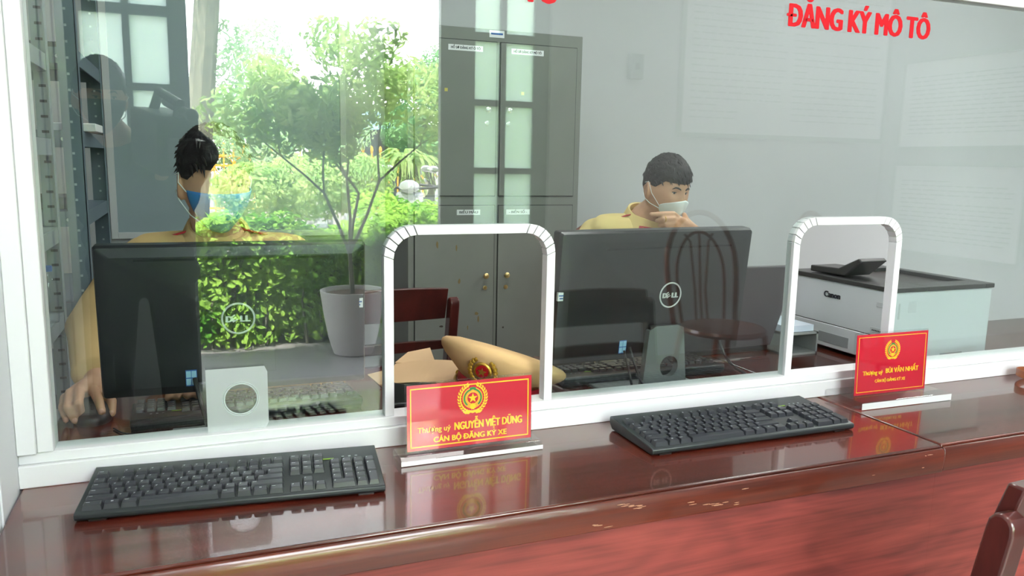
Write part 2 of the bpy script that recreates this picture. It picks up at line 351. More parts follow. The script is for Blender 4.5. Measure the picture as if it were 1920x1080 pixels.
def fit_text(body, width, height, bold=0.0, depth=0.0004, ref='H', align='LEFT'):
    """text scaled to an overall width and a cap height, upright in XZ, facing -Y, origin at baseline left"""
    plain = body.replace('Đ', 'D')
    ext = lambda t_: (lambda c: (c[:, 0].min(), c[:, 0].max(), c[:, 1].max()))(np.array([v.co[:] for v in text_mesh(t_, 1.0).vertices]))
    x0, x1, _ = ext(plain); w_ = x1-x0; h = ext(ref)[2]
    st = bold*height; width = width-2*st
    me2 = text_mesh(plain, 1.0, 0.0, 1.0, 0.02)
    bm = bmesh.new(); bm.from_mesh(me2)
    dw = ext('D'); hd_ = dw[2]
    for k, ch in enumerate(body):
        if ch == 'Đ':
            xr = ext(plain[:k+1])[1]; xl = xr-(dw[1]-dw[0])
            g_ = bmesh.ops.create_cube(bm, size=1.0); bmesh.ops.scale(bm, verts=g_['verts'], vec=((dw[1]-dw[0])*0.62, hd_*0.10, 0.04)); bmesh.ops.translate(bm, verts=g_['verts'], vec=(xl+(dw[1]-dw[0])*0.16, hd_*0.5, 0.0))
    bm.to_mesh(me2); bm.free()
    X = Matrix(((width/w_, 0, 0, -x0*width/w_+st), (0, 0, -depth/0.02, 0), (0, height/h, 0, 0), (0, 0, 0, 1)))
    me2.transform(X)
    if bold:
        bm = bmesh.new(); bm.from_mesh(me2); src = list(bm.verts)+list(bm.edges)+list(bm.faces)
        for k, (dx, dz) in enumerate(((-1, 0), (-0.5, 0.4), (0.5, 0.4), (1, 0), (-0.5, -0.4), (0.5, -0.4))):
            r_ = bmesh.ops.duplicate(bm, geom=src); bmesh.ops.translate(bm, verts=[v for v in r_['geom'] if isinstance(v, bmesh.types.BMVert)], vec=(dx*st, -1e-6*(k+1), dz*st*0.7))
        bm.to_mesh(me2); bm.free()
    return me2
def put_mesh(name, me, m, parent=None, loc=(0, 0, 0), rot=(0, 0, 0)):
    me.materials.clear(); me.materials.append(m); o = bpy.data.objects.new(name, me); COL.objects.link(o); o.parent = parent; o.location = loc; o.rotation_euler = rot; return o
def remeshed(b, voxel, smooth_it=6, fac=0.5):
    me = bpy.data.meshes.new('rm'); me.from_pydata(b.v, [], b.f)
    bm = bmesh.new(); bm.from_mesh(me); bmesh.ops.recalc_face_normals(bm, faces=bm.faces); bm.to_mesh(me); bm.free()
    o = bpy.data.objects.new('rm', me); COL.objects.link(o)
    r = o.modifiers.new('r', 'REMESH'); r.mode = 'VOXEL'; r.voxel_size = voxel
    s = o.modifiers.new('s', 'SMOOTH'); s.iterations = smooth_it; s.factor = fac
    dg = bpy.context.evaluated_depsgraph_get(); out = bpy.data.meshes.new_from_object(o.evaluated_get(dg))
    bpy.data.objects.remove(o); return out
def arc(cx, cz, r, a0, a1, n): return [(cx+r*math.cos(a0+(a1-a0)*i/n), cz+r*math.sin(a0+(a1-a0)*i/n)) for i in range(n+1)]

# ------------------------------------------------------------------ room shell
YG = 1.345; YF = 1.32; DZ = 0.76; YW = -1.75
YB = 3.85
struct('floor', B().box((-1.3, YW-0.12, -0.1), (6.2, YB+0.1, 0)), FLOORM, smooth=False)
struct('ceiling', B().box((-1.3, YW-0.12, 3.1), (6.2, YB+0.1, 3.2)), CEIL, smooth=False)
struct('wall_back', B().box((-1.2, YB, 0), (6.1, YB+0.1, 3.1)), WALLO, smooth=False)
struct('wall_left', B().box((-1.3, YW, 0), (-1.2, YB+0.1, 3.1)), WALLW, smooth=False)
struct('wall_right', B().box((6.1, YW-0.1, 0), (6.2, YB+0.1, 3.1)).box((4.62, YW, 0), (4.7, 1.33, 3.1)), WALLO, smooth=False)
# entrance wall behind the camera: opening x 0..1.33, glazed leaves either side
HD = 2.80
fw = B().box((-1.2, YW-0.12, 0), (-0.62, YW, 3.1)).box((2.0, YW-0.12, 0), (4.62, YW, 3.1)).box((-0.62, YW-0.12, HD), (2.0, YW, 3.1))
struct('wall_front', fw, WALLW, smooth=False)
def glazed_leaf(name, xs, label):
    x0, x1 = xs[0], xs[-1]
    r = sroot(name, label, ((x0+x1)/2, YW-0.06, 0)); cx = (x0+x1)/2
    cols = [(xs[1]-cx, xs[2]-cx), (xs[3]-cx, xs[4]-cx)]
    rows = [(0.876, 1.185), (1.22, 1.577), (1.612, 1.94), (1.99, 2.68)]
    b = B(); y0, y1 = -0.025, 0.025
    zs = [0.0]+[z for rr in rows for z in rr]+[HD]
    for i in range(0, len(zs), 2): b.box((x0-cx, y0, zs[i]), (x1-cx, y1, zs[i+1]))
    for (za, zb) in rows:
        for a, c in ((x0-cx, cols[0][0]), (cols[0][1], cols[1][0]), (cols[1][1], x1-cx)): b.box((a, y0, za), (c, y1, zb))
    obj('door_frame', b, GREYF, r, smooth=False)
    for (za, zb) in rows:
        for a, c in cols: obj('frosted_pane', B().box((a-0.004, -0.003, za-0.004), (c+0.004, 0.003, zb+0.004)), FROST, r, smooth=False)
    return r
glazed_leaf('door_1', [-0.62, -0.485, -0.295, -0.263, -0.09, 0.0], 'grey door leaf with frosted panes left of the entrance')
glazed_leaf('door_2', [1.33, 1.535, 1.69, 1.728, 1.905, 2.0], 'grey door leaf with frosted panes right of the entrance')
# white pillar at the left end of the counter
pl = B().box((-0.72, 0.55, 0), (-0.262, 1.40, 3.1)); 
for yy in (0.72, 0.9, 1.08, 1.2): pl.box((-0.262, yy, 0.0), (-0.259, yy+0.006, 3.1))
struct('wall_pillar', pl, mat('pillar_white', srgb(236, 238, 244), 0.4), smooth=False, bevel=0.001)
# added fixtures on the unseen ceiling, round the fill area lights
for n_, l_, a_, b_, p_ in FILL_LAMPS:
    t = thing('fill_light', 'white tube light panel on the ceiling, '+{'fill_light_office': 'above the filing cabinet side of the office', 'fill_light_office_right': 'above the printer side of the office', 'fill_light_waiting': 'above the visitors in front of the entrance', 'fill_light_waiting_right': 'above the visitors by the notice boards'}[n_], 'ceiling light', (l_[0], l_[1], 3.1))
    obj('housing', B().box((-a_/2-0.03, -b_/2-0.03, -0.05), (-a_/2, b_/2+0.03, 0)).box((a_/2, -b_/2-0.03, -0.05), (a_/2+0.03, b_/2+0.03, 0)).box((-a_/2, -b_/2-0.03, -0.05), (a_/2, -b_/2, 0)).box((-a_/2, b_/2, -0.05), (a_/2, b_/2+0.03, 0)), ALU, t, smooth=False)
    obj('diffuser', B().box((-a_/2, -b_/2, -0.035), (a_/2, b_/2, -0.03)), FILL_GLOW, t, smooth=False)

# ------------------------------------------------------------------ the glazed counter partition (window_1)
GX0, GX1, GZ0, GZ1 = -0.214, 6.02, 0.806, 1.628
win = sroot('window_1', 'white aluminium counter window with two arched openings', (-0.26, YF, DZ))
fr = B()
fr.box((-0.262, YF, DZ), (6.1, YF+0.06, 0.795)).box((-0.262, YF+0.008, 0.795), (6.1, YF+0.055, 0.812))
fr.box((-0.262, YF, 0.812), (-0.236, YF+0.06, 3.1)).box((-0.236, YF+0.006, 0.812), (-0.214, YF+0.055, 3.1))
fr.box((6.02, YF, 0.812), (6.1, YF+0.06, 3.1))
fr.box((-0.214, YG-0.010, 1.628), (6.02, YG+0.022, 1.69)).box((-0.214, YG-0.008, 1.69), (6.02, YG+0.02, 1.705))
obj('frame', fr, ALU, win, bevel=0.0015, world=True)
obj('frame_top', B().box((-0.214, YF, 3.04), (6.02, YF+0.06, 3.1)), ALU, win, bevel=0.0015, world=True)
NOT = [(0.297, 0.619, 1.148), (1.173, 1.477, 1.154)]
def notch(x0, x1, zt, r=0.052, n=5, zb=None):
    zb = GZ0 if zb is None else zb
    return [(x0, zb)]+arc(x0+r, zt-r, r, PI, PI/2, n)+arc(x1-r, zt-r, r, PI/2, 0, n)+[(x1, zb)]
poly = [(GX0, GZ0)]
for x0, x1, zt in NOT: poly += notch(x0, x1, zt)
poly += [(GX1, GZ0), (GX1, GZ1), (GX0, GZ1)]
obj('glass_pane', B().prism(poly, YG-0.003, YG+0.003), PANE, win, smooth=False, world=True)
obj('glass_pane', B().box((GX0, YG-0.003, 1.705), (GX1, YG+0.003, 3.045)), PANE, win, smooth=False, world=True)
for x0, x1, zt in NOT:
    path = notch(x0, x1, zt, zb=0.812, n=5); t_ = 0.0165; tr = B()
    # inner side of the channel
    inner = notch(x0+t_, x1-t_, zt-t_, r=0.042, zb=0.812, n=5)
    for i in range(len(path)-1):
        a, b_, c, d = path[i], path[i+1], inner[i+1], inner[i]
        g = 0.0012 if 0 < i < len(path)-2 else 0.0
        L = math.hypot(b_[0]-a[0], b_[1]-a[1]); s_ = g/L if L > 0.03 else 0.06
        if i in (0, len(path)-2): s_ = 0
        q = lambda p, r_, t: (p[0]+(r_[0]-p[0])*t, p[1]+(r_[1]-p[1])*t)
        tr.prism([q(a, b_, s_), q(a, b_, 1-s_), q(d, c, 1-s_), q(d, c, s_)], YG-0.0115, YG+0.0115)
    obj('arch_trim', tr, ALU, win, world=True, smooth=False, bevel=0.0006, seg=1)
# lettering on the glass
t1 = ony(1477, 47, YG-0.003); t2 = ony(1742, 77, YG-0.003)
tm = fit_text('ĐĂNG KÝ MÔ TÔ', t2.x-t1.x, 0.0425, bold=0.075); o = put_mesh('lettering', tm, LETTER, win); o.location = Vector((t1.x, YG-0.0035, t1.z-0.001))-win.location
o['label'] = 'red vinyl lettering above the right arch'
e1 = ony(1048, 8, YG-0.003); wd = 0.35
tm = fit_text('ĐĂNG KÝ Ô TÔ', wd, 0.0425, bold=0.075); o = put_mesh('lettering', tm, LETTER, win); o.location = Vector((e1.x-wd, YG-0.0035, e1.z))-win.location
o['label'] = 'red vinyl lettering cut by the top of the photo'
# translucent square with a round hole, on the glass
sx0, sx1, sz0, sz1 = 0.005, 0.101, 0.812, 0.918
cc = (0.058, 0.865); R_ = 0.0255; N_ = 40
fv = B(); outer = []
for k in range(N_):
    a = 2*PI*k/N_+PI/4; dx, dz = math.cos(a), math.sin(a)
    tt = min([((sx1 if dx > 0 else sx0)-cc[0])/dx if abs(dx) > 1e-6 else 9, ((sz1 if dz > 0 else sz0)-cc[1])/dz if abs(dz) > 1e-6 else 9]); outer.append((cc[0]+dx*tt, cc[1]+dz*tt))
for k in range(N_):
    a0 = 2*PI*k/N_+PI/4; a1 = 2*PI*(k+1)/N_+PI/4
    fv.prism([(cc[0]+R_*math.cos(a0), cc[1]+R_*math.sin(a0)), outer[k], outer[(k+1) % N_], (cc[0]+R_*math.cos(a1), cc[1]+R_*math.sin(a1))], 0.0, 0.0006)
sq = thing('plastic_film', 'translucent square film with a round clear hole, low on the glass', 'plastic film', (0, YG-0.0045, 0))
obj('film_sheet', fv, FILM, sq, smooth=False)
obj('hole_ring', B().ring((cc[0], -0.0002, cc[1]), R_, 0.0008, 40, 6).ring((cc[0], -0.0002, cc[1]), R_+0.0032, 0.0005, 40, 6), mat('ring_plastic', srgb(200, 212, 212), 0.3), sq)

# ------------------------------------------------------------------ counter tables
def table(x0, x1, y0, label, seed):
    t = thing('wooden_table', label, 'table', ((x0+x1)/2, 1.42, 0)); cx = (x0+x1)/2; w2 = (x1-x0)/2; ya = y0-1.42; yb = 1.85-1.42
    top = B().box((-w2, ya+0.004, DZ-0.028), (w2, yb, DZ)); o = obj('tabletop', top, DESK, t, bevel=0.003)
    e = B().prism([(ya-0.004, DZ-0.049), (ya+0.012, DZ-0.049), (ya+0.012, DZ-0.0285), (ya+0.0035, DZ-0.0285), (ya+0.0035, DZ-0.005), (ya-0.001, DZ-0.004), (ya-0.005, DZ-0.010), (ya-0.006, DZ-0.03)], -w2, w2, axis='x')
    obj('front_edge', e, EDGE, t, bevel=0.0015)
    obj('front_panel', B().box((-w2, 1.014-1.42, 0.08), (w2+(0.0048 if x0 < 0 else 0), 1.03-1.42, DZ-0.029)), PANEL, t, smooth=False)
    for sx in (-1, 1):
        for yy in (ya+0.045, yb-0.08): obj('leg', B().box((sx*(w2-0.03)-0.022, yy, 0), (sx*(w2-0.03)+0.022, yy+0.045, DZ-0.029)), EDGE, t, bevel=0.003)
    obj('apron', B().box((-w2+0.053, yb-0.05, DZ-0.12), (w2-0.053, yb-0.03, DZ-0.029)), DESK, t, smooth=False)
    return t
tb1 = table(-0.2585, 1.2555, 1.0, 'long dark red lacquered table under the window, with worn front edge', 1)
tb2 = table(1.2605, 2.82, 1.004, 'dark red lacquered table right of the joint, holding the printer', 2)
# scuffs on the worn edge
BARE = mat('bare_wood', srgb(188, 140, 112), 0.7)
for (px, py, n, spx, spy) in ((1190, 948, 12, 46, 7), (1345, 944, 14, 50, 7), (1120, 985, 6, 30, 4), (1640, 892, 1, 16, 3), (1740, 855, 3, 8, 3)):
    for k in range(n):
        p = ony(px+random.gauss(0, spx*0.5), py+random.gauss(0, spy*0.5), 0.9937)
        if not (DZ-0.044 < p.z < DZ-0.010): p.z = DZ-0.044+0.034*random.random()
        a = random.uniform(0.0015, 0.0075); h_ = random.uniform(0.00025, 0.0006); z2 = random.uniform(-.3, .5)*h_*2
        obj('worn_scuff', B().prism([(p.x-a, p.z), (p.x, p.z-h_), (p.x+a, p.z+z2), (p.x, p.z+h_)], 0.9932, 0.9946), BARE, tb1, smooth=False, world=True)

# ------------------------------------------------------------------ keyboards
U = 0.01895
def key_mesh(wu, hu=1.0, mark=1):
    b = B(); w_ = wu*U-0.0012; h_ = hu*U-0.0012
    b.taper((-w_/2, -h_/2, 0), (w_/2, h_/2, 0.0085), (0.0021, 0.0022), 0, None, (0, 0.0006))
    z = 0.0087
    if mark == 1:
        x0, y0 = -w_/2+0.0042, h_/2-0.0060
        b.box((x0, y0-0.0022, z-0.0004), (x0+0.0005, y0+0.0012, z)).m[-6:] = [1]*6
        b.box((x0, y0+0.0008, z-0.0004), (x0+0.0020, y0+0.0013, z)).m[-6:] = [1]*6
        b.box((x0, y0-0.0008, z-0.0004), (x0+0.0016, y0-0.0004, z)).m[-6:] = [1]*6
    elif mark == 2:
        x0, y0 = -w_/2+0.0042, h_/2-0.0064
        b.box((x0, y0, z-0.0004), (x0+0.0055, y0+0.0009, z)).m[-6:] = [1]*6
    elif mark == 3:
        for dx in (0, 0.0018):
            for dy in (0, 0.0016): b.box((-0.0016+dx, 0.0004+dy, z-0.0004), (-0.0002+dx, 0.0016+dy, z)).m[-6:] = [1]*6
    me = bpy.data.meshes.new('key'); me.from_pydata(b.v, [], b.f); me.materials.append(KEYP); me.materials.append(LEGEND)
    for p, mi in zip(me.polygons, b.m): p.material_index = mi
    bm = bmesh.new(); bm.from_mesh(me)
    big = [e for e in bm.edges if e.calc_length() > 0.006 and max(v.co.z for v in e.verts) < 0.0086]
    bmesh.ops.bevel(bm, geom=[e for e in big], offset=0.0007, segments=1, affect='EDGES')
    bmesh.ops.recalc_face_normals(bm, faces=bm.faces); bm.to_mesh(me); bm.free(); me.update(); return me
KM = {}
def KMesh(w_, h_, mk):
    k = (w_, h_, mk)
    if k not in KM: KM[k] = key_mesh(*k)
    return KM[k]
def layout():
    L = []
    def row(y, items, x=0.0):
        for it in items:
            if isinstance(it, tuple) and it[0] == 'g': x += it[1]; continue
            w_, mk = it if isinstance(it, tuple) else (it, 1)
            L.append((x+w_/2, y, w_, 1.0, mk)); x += w_
    row(5.35, [(1, 2), ('g', 1)]+[1]*4+[('g', .5)]+[1]*4+[('g', .5)]+[1]*4)
    row(4, [1]*13+[(2, 2)]); row(3, [(1.5, 2)]+[1]*12+[(1.5, 1)]); row(2, [(1.75, 2)]+[1]*11+[(2.25, 2)]); row(1, [(2.25, 2)]+[1]*10+[(2.75, 2)])
    row(0, [(1.5, 2), (1.25, 3), (1.25, 2), (6.0, 0), (1.25, 2), (1.25, 3), (1.25, 3), (1.25, 2)])
    for x in (15.4, 16.4, 17.4):
        L.append((x+.5, 5.35, 1, 1, 2)); L.append((x+.5, 4, 1, 1, 2)); L.append((x+.5, 3, 1, 1, 2))
    for x, y in ((15.4, 0), (16.4, 0), (17.4, 0), (16.4, 1)): L.append((x+.5, y, 1, 1, 1))
    for r in (1, 2, 3, 4):
        for c in range(3): L.append((18.8+c+.5, r, 1, 1, 1))
    L.append((18.8+1, 0, 2, 1, 1)); L.append((18.8+2.5, 0, 1, 1, 1)); L.append((18.8+3.5, 4, 1, 1, 1))
    L.append((18.8+3.5, 2.5, 1, 2, 1)); L.append((18.8+3.5, 0.5, 1, 2, 1))
    return L
KBW, KBD = 0.447, 0.158
def keyboard(label, loc, rz, grp=None):
    t = thing('keyboard', label, 'keyboard', loc, (0, 0, rz), grp)
    w2, d2 = KBW/2, KBD/2; tilt = math.radians(4.0)
    c = B(); 
    prof = [(-d2, 0.004), (-d2+0.004, 0.0), (d2-0.01, 0.0), (d2, 0.010), (d2, 0.021), (d2-0.003, 0.0235), (-d2+0.004, 0.0125), (-d2, 0.010)]
    c.prism(prof, -w2, w2, axis='x'); obj('case', c, KBCASE, t, bevel=0.0015)
    x00 = -w2+0.0085; y00 = -d2+0.0155
    for (x, y, w_, h_, mk) in layout():
        o = bpy.data.objects.new('key', KMesh(w_, h_, mk)); COL.objects.link(o); o.parent = t
        yy = y00+y*U; zz = 0.0125+(yy+d2)*math.tan(tilt)-0.0012
        o.location = (x00+x*U*0.998, yy, zz); o.rotation_euler = (tilt, 0, 0)
    # rear part with badge and light strip
    yb = y00+5.35*U; zb = 0.0132+(yb+d2)*math.tan(tilt)
    X = Matrix.Translation((x00+20.6*U, yb+0.002, zb-0.0004)) @ Matrix.Rotation(tilt, 4, 'X')
    obj('indicator_lights', B().box((-0.012, -0.003, 0), (-0.008, 0.0, 0.0009), X=X).box((-0.001, -0.003, 0), (0.003, 0.0, 0.0009), X=X).box((0.010, -0.003, 0), (0.014, 0.0, 0.0009), X=X), mat('led_grey', srgb(150, 158, 160), 0.4), t)
    X = Matrix.Translation((x00+18.35*U, yb-0.004, zb-0.0004)) @ Matrix.Rotation(tilt, 4, 'X')
    obj('green_mark', B().box((-0.001, -0.003, 0), (0.017, 0.0, 0.0009), X=X), mat('green_mark', srgb(130, 170, 50), 0.4), t)
    for sx in (-1, 1):
        obj('foot', B().box((sx*(w2-0.03)-0.012, -d2+0.006, -0.002), (sx*(w2-0.03)+0.012, -d2+0.014, 0.001)), CABLE, t, smooth=False)
    return t
kb = keyboard('black keyboard at the left end of the counter, left of the larger nameplate', (0.047, 1.222, DZ+0.002), math.radians(-5.5)); kb.scale = (0.95, 0.95, 0.95)
kk_ = dup(kb, (0.941, 1.202, DZ+0.002), (0, 0, math.radians(-0.5)), 'black keyboard on the counter, between the two red nameplates')
kk_.scale = (1, 1, 1)
dup(kb, (0.085, 1.618, DZ+0.002), (0, 0, PI+math.radians(2)), 'black keyboard behind the glass under the left monitor')
dup(kb, (0.965, 1.625, DZ+0.002), (0, 0, PI-math.radians(1)), 'black keyboard behind the glass under the right monitor')

# ------------------------------------------------------------------ monitors
def monitor(label, loc, yaw, tilt, W, H, hole, logo_r, slot, sticker, win_x, panel=True):
    t = thing('monitor', label, 'monitor', (loc[0], loc[1], DZ), (0, 0, yaw)); zc = loc[2]-DZ
    T = Matrix.Translation((0, 0, zc)) @ Matrix.Rotation(tilt, 4, 'X')
    # housing: back faces -Y
    rr = 0.006
    outl = arc(-W/2+rr, -H/2+rr, rr, PI, 1.5*PI, 4)+arc(W/2-rr, -H/2+rr, rr, 1.5*PI, 2*PI, 4)+arc(W/2-rr, H/2-rr, rr, 0, PI/2, 4)+arc(-W/2+rr, H/2-rr, rr, PI/2, PI, 4)
    h = B().prism(outl, 0.0, 0.022, X=T)
    n = len(outl); m_ = [(x*0.985, z*0.975) for x, z in outl]; m2 = [(x*0.90, z*0.86) for x, z in outl]
    vs = [(x, 0.0, z) for x, z in outl]+[(x, -0.010, z) for x, z in m_]+[(x, -0.017, z) for x, z in m2]
    fs = [(i, (i+1) % n, (i+1) % n+n, i+n) for i in range(n)]+[(i+n, (i+1) % n+n, (i+1) % n+2*n, i+2*n) for i in range(n)]+[tuple(range(2*n, 3*n))]
    h.add(vs, fs, 0, T)
    ho = obj('housing', h, MONP, t, ang=20)
    obj('screen', B().box((-W/2+0.012, 0.0222, -H/2+0.018), (W/2-0.012, 0.0228, H/2-0.012), X=T), SCREENM, t, smooth=False)
    yb = -0.0172
    lx, lz = slot[2], slot[3]
    obj('vent_slot', B().box((slot[0], yb-0.0004, slot[1]-0.002), (slot[0]+slot[4], yb+0.002, slot[1]+0.002), X=T), GAP, t, smooth=False)
    # emblem: ring and letters
    lg = B().lathe([(logo_r-0.0008, 0), (logo_r-0.0008, 0.001)], 40, X=T @ Matrix.Translation((lx, yb, lz)) @ Matrix.Rotation(PI/2, 4, 'X'))
    lo = obj('logo', lg, LOGOIN, t)
    r = B().ring((0, 0, 0), logo_r, logo_r*0.065, 44, 6, X=T @ Matrix.Translation((lx, yb-0.001, lz)))
    obj('logo_ring', r, SILVER, lo)
    def put(me, x, z, rz=0):
        me.materials.clear(); me.transform(T @ Matrix.Translation((lx+x, yb-0.0014, lz+z)) @ Matrix.Rotation(-rz, 4, 'Y')); return obj('logo_letters', me, SILVER, lo, smooth=False, clean=False)
    s_ = logo_r
    put(fit_text('D', s_*0.45, s_*0.38, bold=0.13), -s_*0.78, -s_*0.21)
    put(fit_text('E', s_*0.38, s_*0.38, bold=0.12), -s_*0.33, -s_*0.25, 0.55)
    put(fit_text('L', s_*0.33, s_*0.38, bold=0.13, ref='L'), s_*0.10, -s_*0.21)
    put(fit_text('L', s_*0.33, s_*0.38, bold=0.13, ref='L'), s_*0.43, -s_*0.21)
    if panel:
        px0, px1, pz0, pz1 = panel
        b = B(); e = 0.0006
        for a, c in (((px0, pz0), (px1, pz0+e)), ((px0, pz1-e), (px1, pz1)), ((px0, pz0), (px0+e, pz1)), ((px1-e, pz0), (px1, pz1))): b.box((a[0], yb-0.0003, a[1]), (c[0], yb+0.001, c[1]), X=T)
        obj('cover_seam', b, GAP, t, smooth=False)
    # printed maker label at the bottom
    wl = B().box((win_x[0], yb-0.0003, win_x[1]), (win_x[0]+0.019, yb+0.001, win_x[1]+0.030), 0, T)
    for a in (0.001, 0.010):
        for c in (0.002, 0.016): wl.box((win_x[0]+a, yb-0.0006, win_x[1]+c), (win_x[0]+a+0.008, yb-0.0002, win_x[1]+c+0.012), 1, T)
    obj('rating_label', wl, [BLUEI, mat('pale_blue_print', srgb(150, 190, 215), 0.6)], t, smooth=False)
    if sticker:
        b = B().box((sticker[0], yb+0.004, sticker[1]), (sticker[0]+0.017, yb+0.010, sticker[1]+0.018), 0, T)
        b.box((sticker[0]+0.002, yb+0.0037, sticker[1]+0.010), (sticker[0]+0.015, yb+0.0041, sticker[1]+0.0125), 1, T).box((sticker[0]+0.004, yb+0.0037, sticker[1]+0.004), (sticker[0]+0.012, yb+0.0041, sticker[1]+0.0065), 1, T)
        obj('asset_sticker', b, [PAPER, BLUEI], t, smooth=False)
    # stand
    if hole:
        sw0, sw1, zt = 0.045, 0.060, 0.145
        x0 = 0.022
        oc = (x0+0.010, 0.052); R = 0.024; st = B()
        N = 32; outer = []
        for k in range(N):
            a = 2*PI*k/N; dx, dz = math.cos(a), math.sin(a); best = 9
            for (A, Bb) in (((x0-sw1, 0.0), (x0+sw1, 0.0)), ((x0+sw1, 0.0), (x0+sw0, zt)), ((x0+sw0, zt), (x0-sw0, zt)), ((x0-sw0, zt), (x0-sw1, 0.0))):
                ex, ez = Bb[0]-A[0], Bb[1]-A[1]; den = dx*ez-dz*ex
                if abs(den) < 1e-9: continue
                tt = ((A[0]-oc[0])*ez-(A[1]-oc[1])*ex)/den; uu = ((A[0]-oc[0])*dz-(A[1]-oc[1])*dx)/den
                if tt > 0 and -1e-6 <= uu <= 1.000001: best = min(best, tt)
            outer.append((oc[0]+dx*best, oc[1]+dz*best))
        for k in range(N):
            a0 = 2*PI*k/N; a1 = 2*PI*(k+1)/N
            st.prism([(oc[0]+R*math.cos(a0), oc[1]+R*math.sin(a0)), outer[k], outer[(k+1) % N], (oc[0]+R*math.cos(a1), oc[1]+R*math.sin(a1))], -0.012, 0.004)
        obj('stand_neck', st, STAND, t, smooth=False, loc=(0, -0.012, 0.004))
        obj('stand_base', B().box((-0.115, -0.055, 0), (0.125, 0.075, 0.007)), STAND, t, bevel=0.003)
        obj('mount_plate', B().box((-0.02, -0.022, 0.10), (0.065, -0.010, 0.150)), MONP, t, bevel=0.003)
    else:
        st = B().prism([(-0.052, 0.0), (-0.034, 0.0), (-0.046, 0.11), (-0.060, 0.11)], -0.03, 0.0)
        st.prism([(-0.030, 0.0), (-0.021, 0.0), (-0.040, 0.09), (-0.046, 0.09)], -0.035, -0.028)
        obj('stand_neck', B().prism([(-0.060, 0.0), (-0.020, 0.0), (-0.038, 0.10), (-0.075, 0.10)], -0.020, -0.008), mat('stand_dark', srgb(66, 70, 74), 0.45), t, bevel=0.003)
        obj('stand_base', B().box((-0.12, -0.04, 0), (0.06, 0.028, 0.006)), STAND, t, bevel=0.002)
    return t
m1 = monitor('black monitor seen from behind at the left officer\'s desk, below the blue mask', (0.065, 1.495, 0.972), math.radians(-1.8), math.radians(4.0), 0.457, 0.272, False, 0.0275, (-0.165, 0.112, 0.0, 0.003, 0.325), (0.206, 0.012), (-0.092, -0.118), (-0.062, 0.062, -0.10, 0.052))
m2 = monitor('black monitor seen from behind before the officer in the white mask', (0.933, 1.49, 0.977), math.radians(3.8), math.radians(6.0), 0.50, 0.288, True, 0.0275, (-0.145, 0.108, 0.031, 0.001, 0.33), (-0.249, 0.002), (-0.09, -0.125), None)

# cables of the monitors
def cable(label, pts, r, parent=None, name='cable'):
    cu = []
    P = [Vector(p) for p in pts]
    for i in range(len(P)-1):
        p0 = P[max(i-1, 0)]; p1 = P[i]; p2 = P[i+1]; p3 = P[min(i+2, len(P)-1)]
        for k in range(6):
            s = k/6; cu.append(0.5*((2*p1)+(p2-p0)*s+(2*p0-5*p1+4*p2-p3)*s*s+(3*p1-p0-3*p2+p3)*s**3))
    cu.append(P[-1]); o = obj(name, B().tube(cu, r, 8), CABLE); tag(o, label, 'cable'); return o
cable('thick black video cable hanging below the left monitor', [(-0.012, 1.476, 0.87), (-0.006, 1.458, 0.84), (0.004, 1.452, 0.80), (0.02, 1.450, 0.768), (0.06, 1.445, 0.7645), (0.12, 1.436, 0.7645), (0.18, 1.45, 0.7645)], 0.0042)
cable('black cable hanging beside the label of the right monitor', [(0.862, 1.465, 0.868), (0.868, 1.452, 0.835), (0.885, 1.440, 0.79), (0.92, 1.436, 0.7645), (0.96, 1.430, 0.7635), (0.99, 1.44, 0.763)], 0.0032)
cable('thin black cable left of the stand of the right monitor', [(0.852, 1.470, 0.86), (0.858, 1.455, 0.815), (0.868, 1.445, 0.775), (0.90, 1.425, 0.7627), (0.94, 1.415, 0.7625)], 0.0025)
cable('black plug cable right of the stand with the round hole', [(1.098, 1.47, 0.865), (1.102, 1.455, 0.84), (1.125, 1.45, 0.81), (1.165, 1.448, 0.785), (1.195, 1.44, 0.768), (1.205, 1.42, 0.7645)], 0.0036)
cable('thin mouse cable curving over the desk at the far left', [(-0.155, 1.57, 0.7625), (-0.13, 1.53, 0.7625), (-0.08, 1.515, 0.7625), (-0.04, 1.50, 0.7625), (0.02, 1.445, 0.7623), (0.06, 1.42, 0.7625)], 0.0016)

